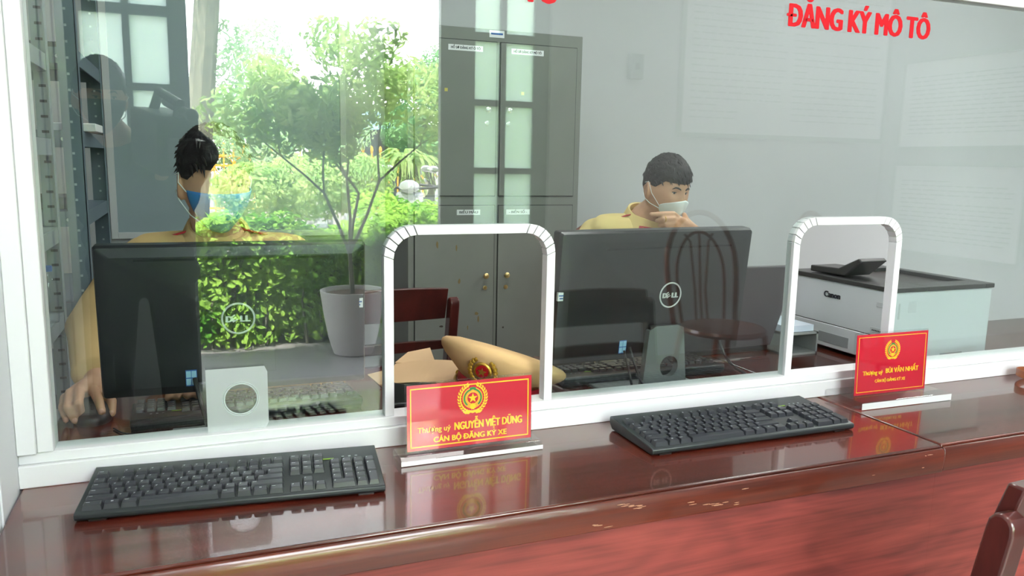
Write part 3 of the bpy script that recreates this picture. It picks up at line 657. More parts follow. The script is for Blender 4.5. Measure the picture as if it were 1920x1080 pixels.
# ------------------------------------------------------------------ nameplates
def star(cx, cz, R, r, n=5): return [(cx+(R if i % 2 == 0 else r)*math.sin(PI*i/n), cz+(R if i % 2 == 0 else r)*math.cos(PI*i/n)) for i in range(2*n)]
def disc(cx, cz, R, n=32, sx=1): return [(cx+R*sx*math.cos(2*PI*i/n), cz+R*math.sin(2*PI*i/n)) for i in range(n)]
def emblem(t, cx, cz, s, y):
    b = B()
    # wreath of leaves each side
    for sg in (-1, 1):
        for k in range(13):
            a = math.radians(-118+sg*0+k*15.2); a = -PI/2+sg*(0.30+k*0.205)
            px, pz = math.cos(a)*1.02, math.sin(a)*1.0
            tx, tz = -math.sin(a)*sg, math.cos(a)*sg
            for off in (0.0, 0.17):
                ox, oz = px*(1+off), pz*(1+off)
                dx, dz = tx*0.9+px*(0.25+off*2), tz*0.9+pz*(0.25+off*2); L = math.hypot(dx, dz); dx /= L; dz /= L
                nx, nz = -dz, dx; l, w_ = 0.30, 0.075
                pl_ = [(ox-dx*l*.5, oz-dz*l*.5), (ox-dx*l*.1+nx*w_, oz-dz*l*.1+nz*w_), (ox+dx*l*.5, oz+dz*l*.5), (ox-dx*l*.1-nx*w_, oz-dz*l*.1-nz*w_)]
                b.prism([(cx+p[0]*s*0.92, cz+p[1]*s*0.98) for p in pl_], y-0.0005, y)
    rb = [(-0.75, -0.98), (-0.35, -0.86), (0, -0.92), (0.35, -0.86), (0.75, -0.98), (0.55, -1.14), (0.2, -1.05), (0, -1.12), (-0.2, -1.05), (-0.55, -1.14)]
    b.prism([(cx+p[0]*s, cz+p[1]*s) for p in rb], y-0.0006, y)
    e = obj('emblem', b, YEL, t, smooth=False)
    def part(nm, poly, m, dy): obj(nm, B().prism([(cx+p[0]*s, cz+p[1]*s) for p in poly], y-dy, y), m, e, smooth=False)
    part('emblem_ring', disc(0, 0.02, 0.78), YEL2, 0.0007)
    part('emblem_arcs', arc(0, 0.02, 0.70, math.radians(-50), math.radians(80), 12)+arc(0, 0.02, 0.58, math.radians(80), math.radians(-50), 12), GREENS, 0.0009)
    part('emblem_arcs', arc(0, 0.02, 0.70, math.radians(100), math.radians(230), 12)+arc(0, 0.02, 0.58, math.radians(230), math.radians(100), 12), GREENS, 0.0009)
    part('emblem_arcs', arc(0, 0.02, 0.80, math.radians(72), math.radians(108), 5)+arc(0, 0.02, 0.62, math.radians(108), math.radians(72), 5), GREENS, 0.0010)
    part('emblem_disc', disc(0, 0.02, 0.46), YEL, 0.0009)
    part('emblem_disc', disc(0, 0.02, 0.42), RED, 0.0011)
    part('emblem_star', star(0, 0.02, 0.38, 0.15), YEL, 0.0013)
    part('emblem_gear', [(p[0], p[1]-0.60) for p in star(0, 0, 0.26, 0.19, 9)], YEL, 0.0012)
    return e
def nameplate(label, loc, rz, W, z0, z1, lines, es, ez, base, bw, rake):
    t = thing('nameplate', label, 'nameplate', loc, (rake, 0, rz))
    y = -0.0025
    obj('acrylic_plate', B().box((-W/2, -0.0025, z0-0.004), (W/2, 0.0025, z1+0.003)), ACRYL, t, bevel=0.0005, seg=1)
    m_ = 0.0035
    obj('red_card', B().box((-W/2+m_*0.6, -0.0036, z0), (W/2-m_*0.6, -0.0026, z1)), RED, t, smooth=False)
    x0, x1, a, b_ = -W/2+0.0075, W/2-0.0075, z0+0.0055, z1-0.0055; f = B(); e = base['line']
    for lo, hi in (((x0, a), (x1, a+e)), ((x0, b_-e), (x1, b_)), ((x0, a), (x0+e, b_)), ((x1-e, a), (x1, b_))): f.box((lo[0], -0.0040, lo[1]), (hi[0], -0.0034, hi[1]))
    obj('border_line', f, YEL, t, smooth=False)
    emblem(t, base['ex'], ez, es, -0.0036)
    for body, x, z, w_, h_, bd, mm in lines:
        me = fit_text(body, w_, h_, bold=bd, depth=0.0005); me.transform(Matrix.Translation((x, -0.0037, z))); me.materials.clear(); obj('name_text', me, mm, t, smooth=False, clean=False)
    ay, by, h = base['y0'], base['y1'], base['h']
    bb = B().prism([(ay, 0.0), (by, 0.0), (by, h*0.7), (by-0.006, h), (ay+base['ch'], h), (ay, h-base['ch'])], -bw/2, bw/2, axis='x')
    bo = obj('acrylic_base', bb, ACRYL, t, smooth=False, bevel=0.0006, seg=1)
    bo.rotation_euler = (-rake, 0, 0)
    fe = obj('frosted_base_edge', B().box((-bw/2, ay-0.0008, 0.0008), (bw/2, ay-0.0002, h-base['ch'])), ACRYLE, t, smooth=False); fe.rotation_euler = (-rake, 0, 0)
    return t
nameplate('larger red nameplate with yellow lettering in an acrylic stand, before the left arch', (0.425, 1.243, DZ+0.0005), math.radians(0.6), 0.229, 0.017, 0.130,
          [('Thượng uý', -0.0945, 0.0475, 0.058, 0.0092, 0.03, YEL), ('NGUYỄN VIỆT DŨNG', -0.0300, 0.0465, 0.125, 0.0128, 0.055, YEL), ('CÁN BỘ ĐĂNG KÝ XE', -0.067, 0.029, 0.133, 0.0090, 0.07, YEL)],
          0.0236, 0.0990, dict(line=0.0020, y0=-0.022, y1=0.036, h=0.014, ch=0.006, ex=0.003), 0.255, math.radians(-1.5))
nameplate('smaller taller red nameplate in an acrylic stand, before the right arch by the printer', (1.400, 1.262, DZ+0.0005), math.radians(-1.0), 0.205, 0.015, 0.147,
          [('Thượng uý', -0.080, 0.058, 0.056, 0.0088, 0.045, YEL), ('BÙI VĂN NHẤT', -0.0160, 0.059, 0.094, 0.0100, 0.05, YEL), ('CÁN BỘ ĐĂNG KÝ XE', -0.045, 0.040, 0.086, 0.0062, 0.06, YEL)],
          0.0185, 0.110, dict(line=0.0012, y0=-0.052, y1=0.060, h=0.016, ch=0.0015, ex=0.0), 0.250, math.radians(-2))

# ------------------------------------------------------------------ things on the office side of the desk
# phone and envelopes
e1 = B().prism([(0.39, 1.44), (0.62, 1.52), (0.58, 1.73), (0.47, 1.86), (0.36, 1.80)], DZ+0.0005, DZ+0.002, axis='z')
tag(obj('envelope', e1, KRAFT), 'brown kraft envelope lying under the phone', 'envelope')
X = Matrix.Translation((0.535, 1.69, DZ+0.0165)) @ Matrix.Rotation(math.radians(-32), 4, 'Z') @ Matrix.Rotation(math.radians(4), 4, 'Y')
ev = thing('envelope', 'brown kraft envelope with a raised flap beside the peaked cap', 'envelope', (0.505, 1.70, DZ+0.002))
b = B(); n_ = 10
for i in range(n_):
    a0, a1 = -0.12+0.24*i/n_, -0.12+0.24*(i+1)/n_; h0, h1 = 0.012*math.sin(PI*i/n_)+0.005, 0.012*math.sin(PI*(i+1)/n_)+0.005
    b.add([(a0, -0.075, h0), (a1, -0.075, h1), (a1, 0.075, h1+0.012), (a0, 0.075, h0+0.012), (a0, -0.075, h0-0.0015), (a1, -0.075, h1-0.0015), (a1, 0.075, h1+0.0105), (a0, 0.075, h0+0.0105)], [(0, 1, 2, 3), (7, 6, 5, 4), (0, 4, 5, 1), (1, 5, 6, 2), (2, 6, 7, 3), (3, 7, 4, 0)])
o = obj('envelope_body', b, KRAFT, ev); o.rotation_euler = (0, 0, math.radians(-28))
o = obj('flap', B().prism([(-0.12, 0.0), (-0.02, 0.0), (-0.05, 0.075), (-0.10, 0.05)], -0.001, 0.0), KRAFT, ev, smooth=False); o.rotation_euler = (math.radians(-72), 0, math.radians(-28)); o.location = (0.03, 0.06, 0.018)
tag(obj('pen', B().tube([(0.535, 1.60, DZ+0.035), (0.61, 1.565, DZ+0.030)], 0.0033, 10), PAPER), 'short white stick lying on the envelope beside the cap', 'pen')
ph = thing('phone', 'black phone lying on the envelope inside the left arch', 'phone', (0.405, 1.60, DZ+0.003), (0, 0, math.radians(-8)))
obj('phone_body', B().box((-0.038, -0.078, 0), (0.038, 0.078, 0.009)), mat('phone_black', srgb(30, 32, 36), 0.25), ph, bevel=0.003, seg=3)
obj('phone_screen', B().box((-0.035, -0.074, 0.0088), (0.035, 0.074, 0.0094)), SCREENM, ph, smooth=False)
# mouse
ms = thing('mouse', 'black computer mouse under the left officer\'s hand', 'mouse', (-0.197, 1.655, DZ), (0, 0, math.radians(6)))
mb = B(); prof = [(0.0, 0.034), (0.012, 0.033), (0.022, 0.029), (0.030, 0.021), (0.034, 0.008)]
N = 28; rings = [(1.0, 0.0), (1.03, 0.008), (0.97, 0.018), (0.80, 0.027), (0.5, 0.0335), (0.15, 0.0355)]
vs = []; 
for s_, z in rings:
    for k in range(N):
        a = 2*PI*k/N; vs.append((0.033*s_*math.copysign(abs(math.cos(a))**0.8, math.cos(a)), 0.057*s_*math.copysign(abs(math.sin(a))**0.85, math.sin(a)), z*(1+0.12*math.sin(a))))
fs = [(i*N+k, i*N+(k+1) % N, (i+1)*N+(k+1) % N, (i+1)*N+k) for i in range(5) for k in range(N)]+[tuple(range(N-1, -1, -1)), tuple(5*N+k for k in range(N))]
mb.add(vs, fs); obj('mouse_shell', mb, BLACKP, ms)
obj('scroll_wheel', B().lathe([(0.008, -0.003), (0.009, 0), (0.008, 0.003)], 20, X=Matrix.Translation((0, -0.028, 0.027)) @ Matrix.Rotation(PI/2, 4, 'Y')), CABLE, ms)
# leather strap
rib = [(2.02, 1.285), (1.95, 1.300), (1.89, 1.302), (1.845, 1.292), (1.822, 1.270), (1.820, 1.240), (1.835, 1.210), (1.87, 1.185), (1.93, 1.165), (2.02, 1.15)]
P = []
for i in range(len(rib)-1):
    p0, p1, p2, p3 = [Vector(rib[max(0, min(len(rib)-1, j))]) for j in (i-1, i, i+1, i+2)]
    for k in range(6): s = k/6; P.append(0.5*((2*p1)+(p2-p0)*s+(2*p0-5*p1+4*p2-p3)*s*s+(3*p1-p0-3*p2+p3)*s**3))
sb = B(); vs = []
for i, p in enumerate(P):
    d = (P[min(i+1, len(P)-1)]-P[max(i-1, 0)]).normalized(); nn = Vector((-d.y, d.x))*0.0011; z0 = DZ+0.0005+0.012*max(0, math.sin(PI*(i/len(P)*1.6-0.2))); h_ = 0.017
    for q in (p+nn, p-nn): vs += [(q.x, q.y, z0), (q.x, q.y, z0+h_)]
fs = []
for i in range(len(P)-1):
    a, c = i*4, i*4+4; fs += [(a, a+1, c+1, c), (a+3, a+2, c+2, c+3), (a+1, a+3, c+3, c+1), (a+2, a, c, c+2)]
fs += [(0, 2, 3, 1), ((len(P)-1)*4, (len(P)-1)*4+1, (len(P)-1)*4+3, (len(P)-1)*4+2)]
sb.add(vs, fs); tag(obj('leather_strap', sb, LEATH), 'brown leather strap looped on the right end of the counter', 'strap')
# paper scrap
ps = onz(1352, 652, DZ); tag(obj('paper_scrap', B().box((ps.x-0.012, ps.y-0.006, DZ+0.0003), (ps.x+0.012, ps.y+0.006, DZ+0.002)), PAPER, bevel=0.0005), 'tiny scrap of white paper on the desk behind the right monitor', 'paper scrap')
# laptop, tray
lp = thing('laptop', 'dark open laptop behind the right monitor, its lid seen from behind', 'laptop', (1.27, 1.72, DZ))
obj('laptop_base', B().box((-0.18, 0.0, 0), (0.18, 0.125, 0.018)), MONP, lp, bevel=0.004)
o = obj('laptop_lid', B().box((-0.18, -0.010, 0), (0.178, 0.0, 0.245)), mat('laptop_grey', srgb(70, 64, 68), 0.4), lp, bevel=0.004); o.location = (0, -0.002, 0.02); o.rotation_euler = (math.radians(20), 0, 0)
pt = thing('paper_tray', 'grey document tray with white sheets left of the printer', 'paper tray', (1.50, 1.74, DZ))
obj('tray', B().box((-0.055, -0.09, 0), (0.055, 0.09, 0.006)).box((-0.055, -0.09, 0), (-0.050, 0.09, 0.06)).box((0.050, -0.09, 0), (0.055, 0.09, 0.06)).box((-0.055, 0.085, 0), (0.055, 0.09, 0.06)).box((-0.055, -0.09, 0.055), (0.055, 0.09, 0.060)), mat('tray_grey', srgb(150, 155, 152), 0.5), pt, smooth=False)
obj('sheets', B().box((-0.047, -0.08, 0.061), (0.047, 0.08, 0.078)), mat('sheet_blueish', srgb(205, 216, 230), 0.6), pt, smooth=False)

# printer: front faces -X
pr = thing('printer', 'white laser printer with dark lid and tilted control panel', 'printer', (1.81, 1.65, DZ))
x0, x1, y0, y1, H = -0.20, 0.150, -0.185, 0.185, 0.205
obj('body', B().box((x0, y0, 0.008), (x1, y1, H-0.012)), PRINTW, pr, bevel=0.006, seg=3)
for fx, fy in ((x0+0.03, y0+0.03), (x1-0.03, y0+0.03), (x0+0.03, y1-0.03), (x1-0.03, y1-0.03)):
    obj('foot', B().lathe([(0.012, 0), (0.012, 0.0085)], 12, X=Matrix.Translation((fx, fy, 0))), CABLE, pr)
# lid as frame with sunken paper output
ox0, ox1, oy0, oy1 = x0+0.115, x1-0.03, y0+0.06, y1-0.045
lid = B().box((x0-0.003, y0-0.003, H-0.012), (ox0, y1+0.003, H)).box((ox1, y0-0.003, H-0.012), (x1+0.003, y1+0.003, H)).box((ox0, y0-0.003, H-0.012), (ox1, oy0, H)).box((ox0, oy1, H-0.012), (ox1, y1+0.003, H))
obj('lid', lid, PRINTG, pr, bevel=0.002)
obj('paper_output', B().box((ox0, oy0, H-0.0125), (ox1, oy1, H-0.011)), mat('output_dark', srgb(44, 36, 38), 0.4), pr, smooth=False)
obj('drawer_seam', B().box((x0-0.0006, y0+0.004, 0.074), (x0+0.002, y1-0.004, 0.0758)), GAP, pr, smooth=False)
dr = obj('paper_drawer', B().box((x0-0.002, y0+0.004, 0.010), (x0+0.003, y1-0.004, 0.0735)), PRINTW, pr, bevel=0.002)
obj('drawer_handle', B().box((x0-0.0026, -0.055, 0.022), (x0-0.0016, 0.055, 0.050)), mat('handle_recess', srgb(150, 154, 156), 0.5), dr, bevel=0.004)
obj('front_button', B().box((x0-0.0012, y0+0.02, 0.150), (x0+0.002, y0+0.048, 0.163)), mat('button_grey', srgb(196, 200, 203), 0.5), pr, bevel=0.001)
obj('level_mark', B().box((x0-0.0028, 0.100, 0.034), (x0-0.0015, 0.106, 0.054)), mat('button_grey', srgb(196, 200, 203), 0.5), pr, smooth=False)
bd = B().box((x0-0.0012, y0+0.022, 0.082), (x0+0.001, y0+0.062, 0.096), 0)
for k in range(6): bd.box((x0-0.0016, y0+0.028+k*0.005, 0.0865), (x0-0.0010, y0+0.031+k*0.005, 0.0905), 1)
obj('model_badge', bd, [mat('button_grey', srgb(196, 200, 203), 0.5), INK], pr, smooth=False)
me = fit_text('Canon', 0.060, 0.0155, bold=0.07, depth=0.001); me.materials.clear(); me.transform(Matrix.Translation((x0-0.0004, 0.048, 0.148)) @ Matrix.Rotation(-PI/2, 4, 'Z')); obj('logo', me, INK, pr, smooth=False, clean=False)
obj('side_grip', B().box((x0+0.022, y0-0.001, 0.125), (x0+0.027, y0+0.002, 0.165)), mat('button_grey', srgb(196, 200, 203), 0.5), pr, smooth=False)
obj('side_cover', B().box((x0+0.055, y0-0.001, 0.140), (x0+0.082, y0+0.002, 0.168)), mat('side_cover_white', srgb(206, 210, 214), 0.45), pr, bevel=0.0012)
obj('side_recess', B().box((x1-0.17, y0-0.0012, 0.012), (x1-0.09, y0+0.002, 0.026)), mat('handle_recess', srgb(150, 154, 156), 0.5), pr, bevel=0.002)
cp = obj('control_panel', B().prism([(y1-0.060, H+0.003), (y1-0.060, H+0.020), (y1-0.165, H+0.024), (y1-0.235, H+0.058), (y1-0.245, H+0.050), (y1-0.190, H+0.006)], x0+0.015, x0+0.105, axis='x'), PRINTG, pr, bevel=0.003)
# screen lies on the raised part
def on_slope(a, bb, xx0, xx1, lift):
    n = Vector((bb[1]-a[1], -(bb[0]-a[0]))).normalized(); n = n if n.y > 0 else -n
    q = [(a[0], a[1]), (bb[0], bb[1]), (bb[0]+n.x*lift, bb[1]+n.y*lift), (a[0]+n.x*lift, a[1]+n.y*lift)]; return B().prism(q, xx0, xx1, axis='x')
obj('panel_screen', on_slope((y1-0.172, H+0.028), (y1-0.228, H+0.0552), x0+0.022, x0+0.095, 0.0012), LCD, cp, smooth=False)

# peaked cap
cpos = Vector((0.590, 1.548, DZ)); cap = thing('peaked_cap', 'tan peaked cap with gold badge resting on the desk inside the left arch', 'cap', cpos, (0, 0, math.radians(-40)))
TL = Matrix.Translation((0, 0, 0.016)) @ Matrix.Rotation(math.radians(11), 4, 'Y') @ Matrix.Rotation(math.radians(-3), 4, 'X')
N = 48
def loft(rings, X, mi=0):
    b = B(); vs = []; n = len(rings)
    for (rx, ry, z, fz, oy) in rings:
        for k in range(N):
            a = 2*PI*k/N; c, s = math.cos(a), math.sin(a); vs.append((rx*c, ry*s+oy, z+fz*(-s)))
    fs = [(i*N+k, i*N+(k+1) % N, (i+1)*N+(k+1) % N, (i+1)*N+k) for i in range(n-1) for k in range(N)]+[tuple(range(N-1, -1, -1)), tuple((n-1)*N+k for k in range(N))]
    return b.add(vs, fs, mi, X)
obj('band', loft([(0.088, 0.100, 0.0, 0.0, 0), (0.090, 0.102, 0.024, 0.002, 0), (0.090, 0.102, 0.028, 0.003, 0)], TL), mat('cap_red', srgb(176, 20, 40), 0.7), cap)
obj('crown', loft([(0.088, 0.100, 0.027, 0.003, 0), (0.108, 0.116, 0.040, 0.016, -0.002), (0.126, 0.134, 0.052, 0.026, -0.003), (0.135, 0.144, 0.062, 0.034, -0.004), (0.1375, 0.147, 0.069, 0.037, -0.004), (0.136, 0.145, 0.076, 0.039, -0.004), (0.129, 0.137, 0.081, 0.038, -0.004), (0.105, 0.112, 0.086, 0.032, -0.003), (0.05, 0.055, 0.089, 0.015, 0), (0.01, 0.01, 0.089, 0.003, 0)], TL), CAPT, cap, ang=60)
vz = B(); vs = []; nn = 24
for i in range(nn+1):
    a = PI+PI*i/nn
    for (rr_, z, dz) in ((0.0, 0.006, 0), (0.052, -0.010, 0), (0.052, -0.013, 0), (0.0, 0.002, 0)):
        w_ = max(0, math.sin((a-PI)))**0.7; vs.append((0.089*math.cos(a)*(1+0.0*rr_), 0.101*math.sin(a)-rr_*w_, z if rr_ == 0 else 0.006+(z-0.006)*w_))
fs = [(i*4+k, i*4+(k+1) % 4, i*4+4+(k+1) % 4, i*4+4+k) for i in range(nn) for k in range(4)]+[(3, 2, 1, 0), tuple(nn*4+k for k in range(4))]
vz.add(vs, fs, 0, TL); obj('visor', vz, mat('visor_black', srgb(20, 20, 22), 0.15, coat=1.0), cap)
cord = B(); pts = []
for i in range(33): a = PI+PI*i/32; pts.append((0.092*math.cos(a), 0.104*math.sin(a)-0.003, 0.008))
cord.tube(pts, 0.0035, 8, X=TL)
for sg in (-1, 1): cord.ball((sg*0.093, -0.004, 0.010), 0.007, 6, X=TL)
obj('gold_cord', cord, GOLD, cap)
bg_ = B(); TBd = TL @ Matrix.Translation((0.0, -0.137, 0.068)) @ Matrix.Rotation(math.radians(16), 4, 'X')
bg_.lathe([(0.0195, -0.003), (0.0195, 0.001), (0.017, 0.003), (0.0165, 0.001)], 32, X=TBd @ Matrix.Rotation(PI/2, 4, 'X'))
for sg in (-1, 1):
    for k in range(8):
        a = -PI/2+sg*(0.5+k*0.28); R_ = 0.0265
        bg_.ball((R_*math.cos(a)*1.0, -0.001, R_*math.sin(a)*1.05), (0.0045, 0.0025, 0.0045), 5, X=TBd)
        bg_.ball((R_*1.12*math.cos(a+sg*0.1), 0.0, R_*1.12*math.sin(a+sg*0.1)), (0.003, 0.002, 0.004), 5, X=TBd)
bd_ = obj('badge', bg_, GOLD, cap)
obj('badge_field', B().lathe([(0.0135, 0), (0.0135, 0.004)], 28, X=TBd @ Matrix.Rotation(PI/2, 4, 'X')), mat('badge_red', srgb(150, 16, 22), 0.25), bd_)
obj('badge_star', B().prism(star(0, 0, 0.010, 0.004), -0.0052, -0.0042, X=TBd), GOLD, bd_, smooth=False)

# ------------------------------------------------------------------ filing cabinet
cb = thing('filing_cabinet', 'tall grey green steel cabinet with four doors against the back wall', 'cabinet', (1.275, 3.40, 0))
w2 = 0.412; D = 0.44; Hc = 1.83
obj('body', B().box((-w2, 0, 0.06), (w2, D, Hc)), STEELG, cb, bevel=0.002)
obj('plinth', B().box((-w2+0.01, 0.02, 0), (w2-0.01, D-0.02, 0.06)), GAP, cb, smooth=False)
rows = [(0.085, 1.06), (1.105, 1.775)]
for ri, (za, zb) in enumerate(rows):
    for sg in (-1, 1):
        xa, xb = (-w2+0.03, -0.010) if sg < 0 else (0.010, w2-0.03)
        d = obj('door', B().box((xa, -0.006, za), (xb, 0.001, zb)), STEELG, cb, bevel=0.0015); d['label'] = ('lower' if ri == 0 else 'upper')+(' left' if sg < 0 else ' right')+' door'
        obj('door_gap', B().box((xa-0.0035, -0.0009, za-0.0035), (xb+0.0035, 0.0, zb+0.0035)), GAP, cb, smooth=False)
        zk = 0.742 if ri == 0 else 1.483; xk = -0.052 if sg < 0 else 0.050
        kn = B().lathe([(0.005, 0), (0.005, 0.012), (0.013, 0.016), (0.013, 0.020), (0.008, 0.024), (0.002, 0.025)], 16, X=Matrix.Translation((xk, -0.006, zk)) @ Matrix.Rotation(PI/2, 4, 'X'))
        obj('knob', kn, BRASS if ri == 0 else CHROME, d)
        lk = B().lathe([(0.010, 0), (0.010, 0.003), (0.006, 0.004), (0.001, 0.004)], 16, X=Matrix.Translation((xk, -0.006, zk-0.057)) @ Matrix.Rotation(PI/2, 4, 'X'))
        obj('lock', lk, BRASS if ri == 0 else CHROME, d)
        if ri == 1: obj('yellow_sticker', B().box((xk-0.19*(1 if sg < 0 else -0.35)-0.007, -0.0068, 1.555), (xk-0.19*(1 if sg < 0 else -0.35)+0.007, -0.006, 1.569)), mat('yellow_sticker', srgb(206, 190, 90), 0.6), d, smooth=False)
def lab(x0, x1, z, h, body, tw):
    r = obj('paper_label', B().box((x0-1.275, -0.0068, z-h/2), (x1-1.275, -0.0061, z+h/2)), PAPER, cb, smooth=False)
    me = fit_text(body, tw, h*0.42, bold=0.06, depth=0.0003); me.materials.clear(); me.transform(Matrix.Translation(((x0+x1)/2-1.275-tw/2, -0.0069, z-h*0.2))); obj('label_text', me, INK, r, smooth=False, clean=False)
lab(1.042, 1.200, 1.742, 0.024, 'HỒ SƠ ĐĂNG KÝ Ô TÔ', 0.135); lab(1.334, 1.490, 1.742, 0.024, 'HỒ SƠ ĐĂNG KÝ MÔ TÔ', 0.135)
lab(1.086, 1.196, 1.031, 0.024, 'BIỂU MẪU', 0.088); lab(1.322, 1.438, 1.031, 0.024, '- BIỂN SỐ -', 0.09)
r = obj('paper_label', B().box((1.231-1.275, -0.0012, 1.796), (1.301-1.275, -0.0005, 1.826)), PAPER, cb, smooth=False)
obj('label_text', B().box((1.238-1.275, -0.0018, 1.808), (1.294-1.275, -0.0011, 1.816)), BLUEI, r, smooth=False)
# paint chips on the lower doors
CHT = mat('chip_tan', srgb(120, 104, 66), 0.7); CHD = mat('chip_dark', srgb(60, 52, 44), 0.7)
for (px, py, a, c) in ((820, 460, 3, 9), (856, 465, 2, 8), (861, 527, 3, 7), (894, 588, 6, 5), (897, 598, 3, 8), (808, 588, 4, 10), (828, 612, 6, 3), (850, 625, 4, 3), (822, 640, 6, 4), (943, 614, 3, 3), (877, 615, 2, 6)):
    p = ony(px, py, 3.393); s_ = 3.3/FPX
    obj('paint_chip', B().prism([(p.x-1.275+a*s_*math.cos(t_)*random.uniform(.5, 1), p.z+c*s_*math.sin(t_)*random.uniform(.5, 1)) for t_ in np.linspace(0, 2*PI, 8)[:-1]], -0.0068, -0.006), CHD if c < 5 else CHT, cb, smooth=False)

# pale board on the back wall
bl = ony(222, 436, YB-0.02); 
bo = thing('wall_board', 'pale blue grey board with white rim on the back wall, left of the officer in the blue mask', 'board', (0.10, YB, 1.5))
obj('board_panel', B().box((bl.x-0.10, -0.012, bl.z-1.5), (0.55, -0.001, 1.35)), BOARDB, bo, smooth=False)
e = 0.028; xa, xb, za, zb = bl.x-0.10, 0.55, bl.z-1.5, 1.35
obj('board_rim', B().box((xa-e, -0.02, za-e), (xa, 0, zb+e)).box((xb, -0.02, za-e), (xb+e, 0, zb+e)).box((xa, -0.02, za-e), (xb, 0, za)).box((xa, -0.02, zb), (xb, 0, zb+e)), WALLW, bo, bevel=0.002)

# ------------------------------------------------------------------ slotted racks at the far left
def post(x, y, sx, sy, face, pitch, w_, hole, m, z1=2.4):
    """angle post: faces -Y and +X; dark holes on the -Y face"""
    b = B().box((x, y, 0), (x+sx*w_, y+sy*0.002, z1)).box((x, y, 0), (x+sx*0.002, y+sy*0.035, z1)); n = 0; z = 0.3
    while z < z1-0.1 and n < 200:
        cx = x+sx*w_*0.5
        b.box((cx-hole[0]/2, y-0.0006 if sy > 0 else y-0.0026, z-hole[1]/2), (cx+hole[0]/2, y+0.0005, z+hole[1]/2), 1); z += pitch; n += 1
    return b
def rack(label, x0, x1, y0, y1, shelves, pitch, hole, m, grp, thick=0.035, bright=False):
    t = thing('shelving_rack', label, 'rack', ((x0+x1)/2, (y0+y1)/2, 0), group=None); ms_ = [m, GAP if not bright else mat('hole_light', srgb(180, 190, 196), 0.5)]
    for (x, sx) in ((x0, 1), (x1, -1)):
        for (y, sy) in ((y0, 1), (y1, -1)): obj('upright', post(x, y, sx, sy, 0, pitch, thick, hole, m), ms_, t, smooth=False, world=True)
    for z in shelves:
        sh = obj('shelf', B().box((x0+0.003, y0+0.003, z-0.004), (x1-0.003, y1-0.003, z)).box((x0+0.002, y0+0.0021, z-0.04), (x1-0.002, y0+0.005, z-0.004)).box((x1-0.0055, y0+0.003, z-0.04), (x1-0.0025, y1-0.003, z-0.004)).box((x0+0.003, y1-0.005, z-0.04), (x1-0.003, y1-0.003, z-0.004)), m, t, smooth=False, world=True)
        bl_ = B()
        for xx in (x1-0.02, x1-0.045, x1-0.07): bl_.lathe([(0.005, 0), (0.005, 0.002)], 10, X=Matrix.Translation((xx, y0+0.0021, z-0.022)) @ Matrix.Rotation(PI/2, 4, 'X'))
        obj('bolt', bl_, GAP if not bright else CHROME, sh, world=True)
    return t
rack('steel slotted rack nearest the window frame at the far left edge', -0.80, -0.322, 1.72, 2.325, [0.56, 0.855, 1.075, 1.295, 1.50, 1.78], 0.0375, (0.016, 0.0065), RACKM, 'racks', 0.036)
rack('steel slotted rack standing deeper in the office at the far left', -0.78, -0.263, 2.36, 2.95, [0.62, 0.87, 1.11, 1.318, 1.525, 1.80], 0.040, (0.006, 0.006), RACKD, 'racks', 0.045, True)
bt = thing('water_bottle', 'clear plastic bottle with blue cap on the nearest rack', 'bottle', (-0.36, 2.10, 0.856))
bt.location = (onz(90, 545, 0.88).x, 0, 0); pb = ony(91, 545, 2.16); bt.location = (pb.x, 2.16, 0.856)
obj('bottle_body', B().lathe([(0.018, 0), (0.02, 0.01), (0.02, 0.09), (0.015, 0.105), (0.009, 0.118), (0.009, 0.125)], 20), ACRYL, bt)
obj('bottle_cap', B().lathe([(0.011, 0.124), (0.011, 0.137), (0.002, 0.1375)], 16), BLUEI, bt)
for k, (px, zt, lab_, m_) in enumerate(((112, 1.525, 'dark binder lying on an upper shelf of the deeper rack', INK), (118, 1.11, 'flat bundle of grey papers on a lower shelf of the deeper rack', mat('bundle_grey', srgb(96, 98, 108), 0.6, noise_amt=0.4, noise_scale=60)), (150, 1.318, 'pale paper box lying on the middle shelf of the deeper rack', PAPER))):
    q = ony(px, 300, 2.5); x_ = q.x
    tag(obj('binder' if k == 0 else ('paper_bundle' if k == 1 else 'paper_box'), B().box((x_-0.09, 2.44, zt+0.0005), (x_+(0.03 if k < 2 else 0.05), 2.62, zt+(0.022 if k != 1 else 0.035))), m_, bevel=0.002), lab_, ['binder', 'papers', 'box'][k])

